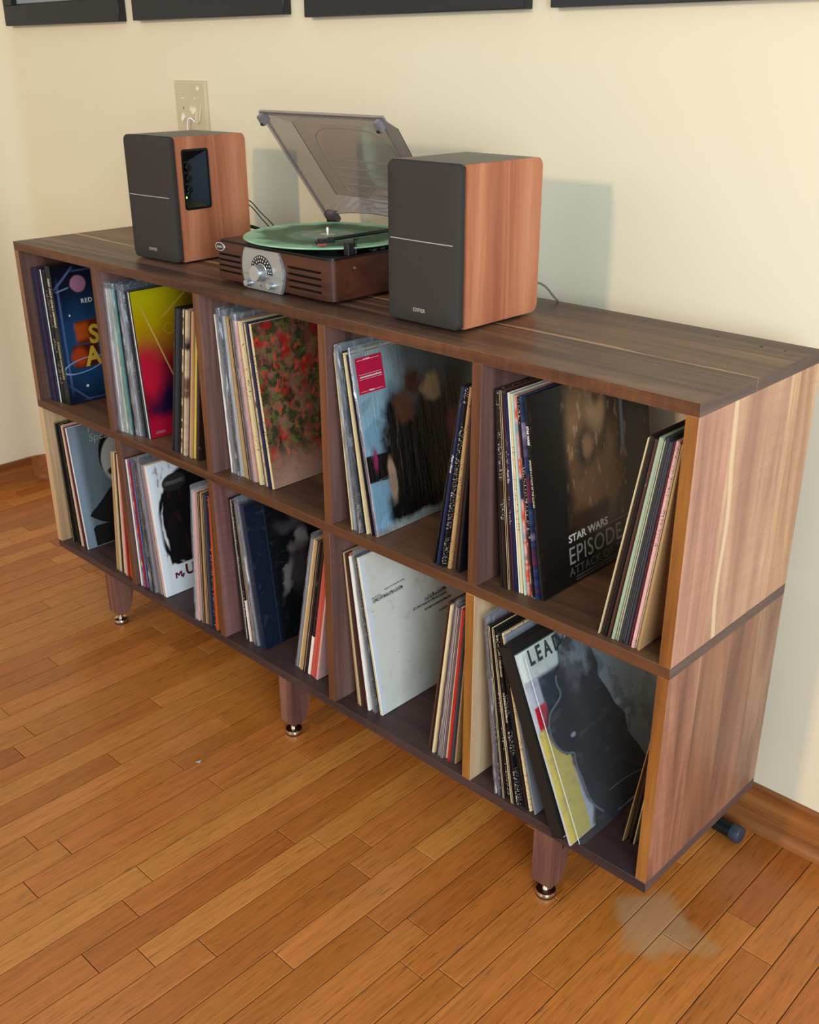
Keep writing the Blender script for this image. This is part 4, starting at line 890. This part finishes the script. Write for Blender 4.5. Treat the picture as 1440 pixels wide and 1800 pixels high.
    # lip: a thin flange around the rim
    for nm, u0, u1, l0, l1 in (('lid_lip', -.003, .004, .008, H_), ('lid_lip', W_ - .004, W_ + .003, .008, H_), ('lid_lip', -.003, W_ + .003, H_ - .001, H_ + .006)):
        bm = bmesh.new(); vs = [bm.verts.new(LP(u, l, d)) for u in (u0, u1) for l in (l0, l1) for d in (-.004, .002)]
        for f in ((0, 1, 3, 2), (4, 6, 7, 5), (0, 4, 5, 1), (2, 3, 7, 6), (0, 2, 6, 4), (1, 5, 7, 3)): bm.faces.new([vs[i] for i in f])
        bm_obj(nm, bm, m2.m, lid)
    straight('lid_edge', (0.0045, .01, -.003), (.0045, H_, -.003), .0006); straight('lid_edge', (W_ - .0045, .01, -.003), (W_ - .0045, H_, -.003), .0006)
    straight('lid_edge', (0, H_ + .004, -.003), (W_, H_ + .004, -.003), .0016)
    straight('lid_edge', (i0, j0, dd), (i0, j1, dd), .0007); straight('lid_edge', (i1, j0, dd), (i1, j1, dd), .0007)
    ln('lid_edge', [(W_ * k / 10, .026 * math.sin(math.pi * k / 10) ** .7 if 0 < k < 10 else 0, 0) for k in range(11)], .0009)
    # embossed horseshoe and ribs
    ln('embossed_line', [(.060, .045, dd - .001), (.056, .10, dd - .001), (.056, .15, dd - .001), (.066, .185, dd - .001), (.11, .198, dd - .001), (.20, .198, dd - .001), (.248, .185, dd - .001), (.258, .15, dd - .001), (.258, .10, dd - .001), (.254, .045, dd - .001), (.2, .040, dd - .001), (.11, .040, dd - .001), (.060, .045, dd - .001)], .0007, lip)
    for l in (.062, .082, .102, .122): straight('embossed_rib', (.066, l, dd - .001), (.24, l, dd - .001), .0010) if False else ln('embossed_rib', [(.066, l, dd - .001), (.12, l, dd - .001), (.18, l, dd - .001), (.248, l, dd - .001)], .0008, lip)
    for u in (.010, W_ - .014):     # hinge lugs and latch stubs
        bm = bmesh.new(); vs = [bm.verts.new(LP(uu, l, d)) for uu in (u - .012, u + .016) for l in (-.012, .012) for d in (-.006, .010)]
        for f in ((0, 1, 3, 2), (4, 6, 7, 5), (0, 4, 5, 1), (2, 3, 7, 6), (0, 2, 6, 4), (1, 5, 7, 3)): bm.faces.new([vs[i] for i in f])
        bmesh.ops.bevel(bm, geom=bm.edges[:], offset=.002, segments=2, affect='EDGES'); bm_obj('hinge_lug', bm, dkp, lid, auto=40)
        box('hinge_block', u - .010 + .703 - cx, u + .014 + .703 - cx, .272, .287, Z1 + .0005 - Z0, Z1 + .016 - Z0, blk, t, .001)
    for u in (-.001, W_ - .012):
        bm = bmesh.new(); vs = [bm.verts.new(LP(uu, l, d)) for uu in (u, u + .013) for l in (H_ - .016, H_ + .004) for d in (-.016, .002)]
        for f in ((0, 1, 3, 2), (4, 6, 7, 5), (0, 4, 5, 1), (2, 3, 7, 6), (0, 2, 6, 4), (1, 5, 7, 3)): bm.faces.new([vs[i] for i in f])
        bmesh.ops.bevel(bm, geom=bm.edges[:], offset=.002, segments=2, affect='EDGES'); bm_obj('lid_corner_tab', bm, lip, lid, auto=40)
        bm = bmesh.new(); c0 = LP(u + .006, H_ - .012, -.014); lathe(bm, [(0, -.003), (.004, -.003), (.004, .003), (0, .003)], 12, Matrix.Translation(c0) @ Matrix.Rotation(R(90), 4, 'Y')); bm_obj('lid_bumper', bm, blk, lid)
    # ---- the disc that lies on it is its own thing
    g = NT('green_vinyl'); tc = g.n('ShaderNodeTexCoord'); sp = g.n('ShaderNodeSeparateXYZ'); g.t.links.new(tc.outputs['Object'], sp.inputs[0])
    rad = g.math('SQRT', g.math('ADD', g.math('MULTIPLY', sp.outputs[0], sp.outputs[0]), g.math('MULTIPLY', sp.outputs[1], sp.outputs[1])))
    nz = g.noise(g.coord((9, 9, 1)), 1, 4, .6, 1.5); r2_ = g.math('ADD', rad, g.math('MULTIPLY', g.math('SUBTRACT', nz, .5), .085))
    colr = g.ramp(g.math('DIVIDE', r2_, .16), [(.28, '3f6a4e'), (.40, '52805f'), (.47, '184a2d'), (.72, '1a5032'), (.82, '7fb088'), (1, 'a4cfa6')])
    gr_ = g.math('SINE', g.math('MULTIPLY', rad, 9000)); g.bump(gr_, .05, .0003); g.fin(colr, .38, 0, .22)
    bm = bmesh.new(); lathe(bm, [(.0036, -.0008), (.050, -.0008), (.052, -.0010), (.145, -.0010), (.150, -.0013), (.1515, -.0001), (.150, .0013), (.145, .0010), (.052, .0008), (.0505, .0008), (.0036, .0008)], 96)
    dsc = empty('vinyl_record', (rc[0], rc[1], zr), label='marbled translucent green vinyl record lying on the turntable', cat='record')
    bm_obj('disc', bm, g.m, dsc, auto=30)
    bm = bmesh.new(); lathe(bm, [(.0036, .0008), (.049, .0008), (.049, .0011), (.0036, .0011)], 48)
    lb = NT('disc_label'); n1 = lb.noise(lb.coord((30, 30, 1)), 1, 3); lb.fin(lb.ramp(n1, [(.4, '6d7f6c'), (.55, '8a8f7a'), (.7, '75705e')]), .45); bm_obj('disc_label', bm, lb.m, dsc)
    bm = bmesh.new(); lathe(bm, [(.0036, .0011), (.014, .0011), (.0145, .0014), (.0036, .0014)], 32); bm_obj('label_ring', bm, plain('label_pale', 'b3bba4', .4), dsc)
turntable()

# ------------------------------------------------------------------ wall things
def frame(x0, x1, y, z0, z1, label, rot=0, mat_in=False):
    f = empty('framed_picture', ((x0 + x1) / 2, WY, z0), label=label, cat='picture', group='black framed pictures hung in a row')
    f.rotation_euler = (0, rot, 0)
    w2 = (x1 - x0) / 2; h = z1 - z0; bw = .050; d = .022
    fm = plain('frame_black', '12151c', .42, var=.03)
    for a, b, c, e in ((-w2, w2, 0, bw), (-w2, w2, h - bw, h), (-w2, -w2 + bw, bw, h - bw), (w2 - bw, w2, bw, h - bw)):
        box('frame_rail', a, b, -d, 0, c, e, fm, f, .0012)
    box('inner_lip', -w2 + bw, w2 - bw, -.010, -.006, bw, bw + .004, fm, f)
    box('mat_board', -w2 + bw - .002, w2 - bw + .002, -.0065, -.004, bw - .002, h - bw + .002, plain('mat_grey', '8b8f96', .6), f)
    box('print', -w2 + bw + .05, w2 - bw - .05, -.0072, -.0065, bw + .05, h - bw - .05, plain('frame_print', '55585e', .5, var=.3, vscale=12), f)
    return f
frame(-.690, -.112, WY, 1.221, 1.80, 'black framed picture with grey mat showing, leftmost of the row on the wall')
frame(-.052, .503, WY, 1.221, 1.80, 'black picture frame second from the left, above the left speaker', R(0))
frame(.567, 1.121, WY, 1.2135, 1.80, 'black picture frame third from the left, above the turntable', R(0))
frame(1.173, 1.740, WY, 1.2135, 1.80, 'black picture frame at the right end of the wall row', R(0))
def plate():
    x0, x1, z0, z1 = .070, .196, .968, 1.092
    p = empty('wall_plate', ((x0 + x1) / 2, WY, z0), label='beige double wall plate with torn adhesive bits above left speaker', cat='wall plate')
    w2 = (x1 - x0) / 2
    m = plain('plate_almond', 'c3b392', .4, var=.04)
    bm = bmesh.new(); A = [bm.verts.new(q) for q in ((-w2, 0, 0), (w2, 0, 0), (w2, 0, z1 - z0), (-w2, 0, z1 - z0))]; k = .006
    B = [bm.verts.new(q) for q in ((-w2 + .001, -.004, .001), (w2 - .001, -.004, .001), (w2 - .001, -.004, z1 - z0 - .001), (-w2 + .001, -.004, z1 - z0 - .001))]
    C_ = [bm.verts.new(q) for q in ((-w2 + k, -.007, k), (w2 - k, -.007, k), (w2 - k, -.007, z1 - z0 - k), (-w2 + k, -.007, z1 - z0 - k))]
    for a, b in ((A, B), (B, C_)):
        for i in range(4): bm.faces.new((a[i], a[(i + 1) % 4], b[(i + 1) % 4], b[i]))
    bm.faces.new(C_); bm.faces.new(A[::-1]); bm_obj('plate_body', bm, m, p)
    pale = plain('torn_adhesive', 'e6dcc0', .35); dk = plain('chip_dark', '6a5a3c', .7)
    def flap(pts, y, mt=pale, n='adhesive_remnant'):
        bm = bmesh.new(); vs = [bm.verts.new((x - w2, -.0072 - yy, z)) for x, yy, z in pts]; vb = [bm.verts.new((x - w2, -.0068, z)) for x, yy, z in pts]
        bm.faces.new(vs); bm.faces.new(vb[::-1])
        for i in range(len(pts)): bm.faces.new((vs[i], vb[i], vb[(i + 1) % len(pts)], vs[(i + 1) % len(pts)]))
        bm_obj(n, bm, mt, p)
    flap([(.020, .001, .040), (.034, .006, .034), (.040, .002, .044), (.034, .005, .054), (.028, .001, .050)], 0)
    flap([(.058, .001, .062), (.078, .006, .050), (.088, .003, .060), (.080, .008, .068), (.066, .002, .070)], 0)
    flap([(.078, .001, .040), (.086, .004, .030), (.088, .004, .056), (.082, .002, .060)], 0)
    flap([(.092, .002, .106), (.100, .004, .102), (.103, .001, .108), (.095, .002, .113)], 0)
    for x, z, r in ((.034, .064, .0025), (.035, .042, .0022), (.075, .060, .0022), (.081, .046, .0025)):
        bm = bmesh.new(); lathe(bm, [(0, 0), (r, 0), (r, .0004), (0, .0004)], 8, Matrix.Translation((x - w2, -.0070, z)) @ Matrix.Rotation(R(90), 4, 'X')); bm_obj('pry_mark', bm, dk, p)
    for x, z in ((.034, .085), (.081, .085)):
        bm = bmesh.new(); lathe(bm, [(0, 0), (.0028, 0), (.0022, .001), (0, .0012)], 12, Matrix.Translation((x - w2, -.0070, z)) @ Matrix.Rotation(R(90), 4, 'X')); bm_obj('plate_screw', bm, pale, p, smooth=True)
    tube('torn_strip', [(.086 - w2, -.010, .034), (.092 - w2, -.013, .030), (.100 - w2, -.010, .038), (.103 - w2, -.009, .055), (.105 - w2, -.008, .072)], .0011, pale, p, 6)
    c = tube('white_cord', [(.150, WY - .010, 1.002), (.143, WY - .014, 1.012), (.134, WY - .016, 1.012), (.128, WY - .016, 1.000), (.127, WY - .016, .975), (.130, WY - .018, .95), (.135, WY - .02, .90), (.14, WY - .022, .80), (.14, WY - .03, .5)], .0021, plain('cord_white', 'e8e4e6', .35), None, 8)
    tag(c, 'thin white cord looping from the wall plate down behind left speaker', 'cord')
plate()
# ------------------------------------------------------------------ cords
cb = plain('cord_black', '0e0d0d', .45)
tag(tube('speaker_wire', [(.46, .275, .880), (.485, .30, .868), (.500, .305, .852), (.515, .31, .836), (.53, .33, .815), (.54, .36, .76), (.54, .372, .62)], .0012, cb, None, 6), 'thin black wire arching from the back of the left speaker', 'cord')
tag(tube('speaker_wire', [(.46, .277, .868), (.478, .30, .860), (.495, .305, .846), (.505, .315, .826), (.52, .335, .80), (.53, .364, .75), (.53, .376, .62)], .0012, cb, None, 6), 'second thin black wire, lower of the pair behind left speaker', 'cord')
tag(tube('power_cord', [(.45, .28, .815), (.48, .31, .812), (.51, .325, .795), (.54, .335, .785), (.60, .350, .772), (.62, .37, .70), (.62, .376, .60)], .0036, cb, None, 8), 'thick black power cord behind the left speaker', 'cord')
tag(tube('speaker_wire', [(1.245, .246, .80), (1.252, .285, .802), (1.262, .305, .795), (1.266, .318, .778), (1.268, .330, .767), (1.272, .352, .75), (1.275, .375, .66), (1.275, .38, .55)], .0018, plain('cord_grey', '6f6a60', .4), None, 8), 'grey wire curling over the back edge behind the right speaker', 'cord')

# ------------------------------------------------------------------ floor things
def tubefoot():
    o = empty('stand_foot', (1.715, .352, FZ), R(-4), label='black tubular stand foot with round cap on the floor under the cabinet', cat='stand')
    mm = plain('foot_black_metal', '14171c', .4, .2)
    bm = bmesh.new(); lathe(bm, [(0, -.34), (.0135, -.34), (.0135, -.012), (0, -.012)], 28, Matrix.Translation((0, 0, .016)) @ Matrix.Rotation(R(90), 4, 'Y')); bm_obj('tube', bm, mm, o, auto=40)
    bm = bmesh.new(); lathe(bm, [(0, -.018), (.0150, -.018), (.0157, -.015), (.0157, -.002), (.0145, 0), (0, .0008)], 28, Matrix.Translation((0, 0, .0160)) @ Matrix.Rotation(R(90), 4, 'Y')); cp = bm_obj('end_cap', bm, plain('cap_grey', '333c48', .45), o, auto=40); cp['label'] = 'dark grey rubber end cap'
tubefoot()
bm = bmesh.new(); vs = [bm.verts.new(q) for q in ((0, 0, .0003), (.010, .004, .0003), (.009, .010, .004), (.002, .007, .0012))]; bm.faces.new(vs)
bmesh.ops.solidify(bm, geom=bm.faces[:], thickness=.0004)
sc_ = bm_obj('plastic_scrap', bm, plain('scrap_clear', 'c8c4cc', .2)); sc_.location = (.825, -.182, FZ + .0004); tag(sc_, 'tiny clear plastic scrap on the open floor', 'litter')
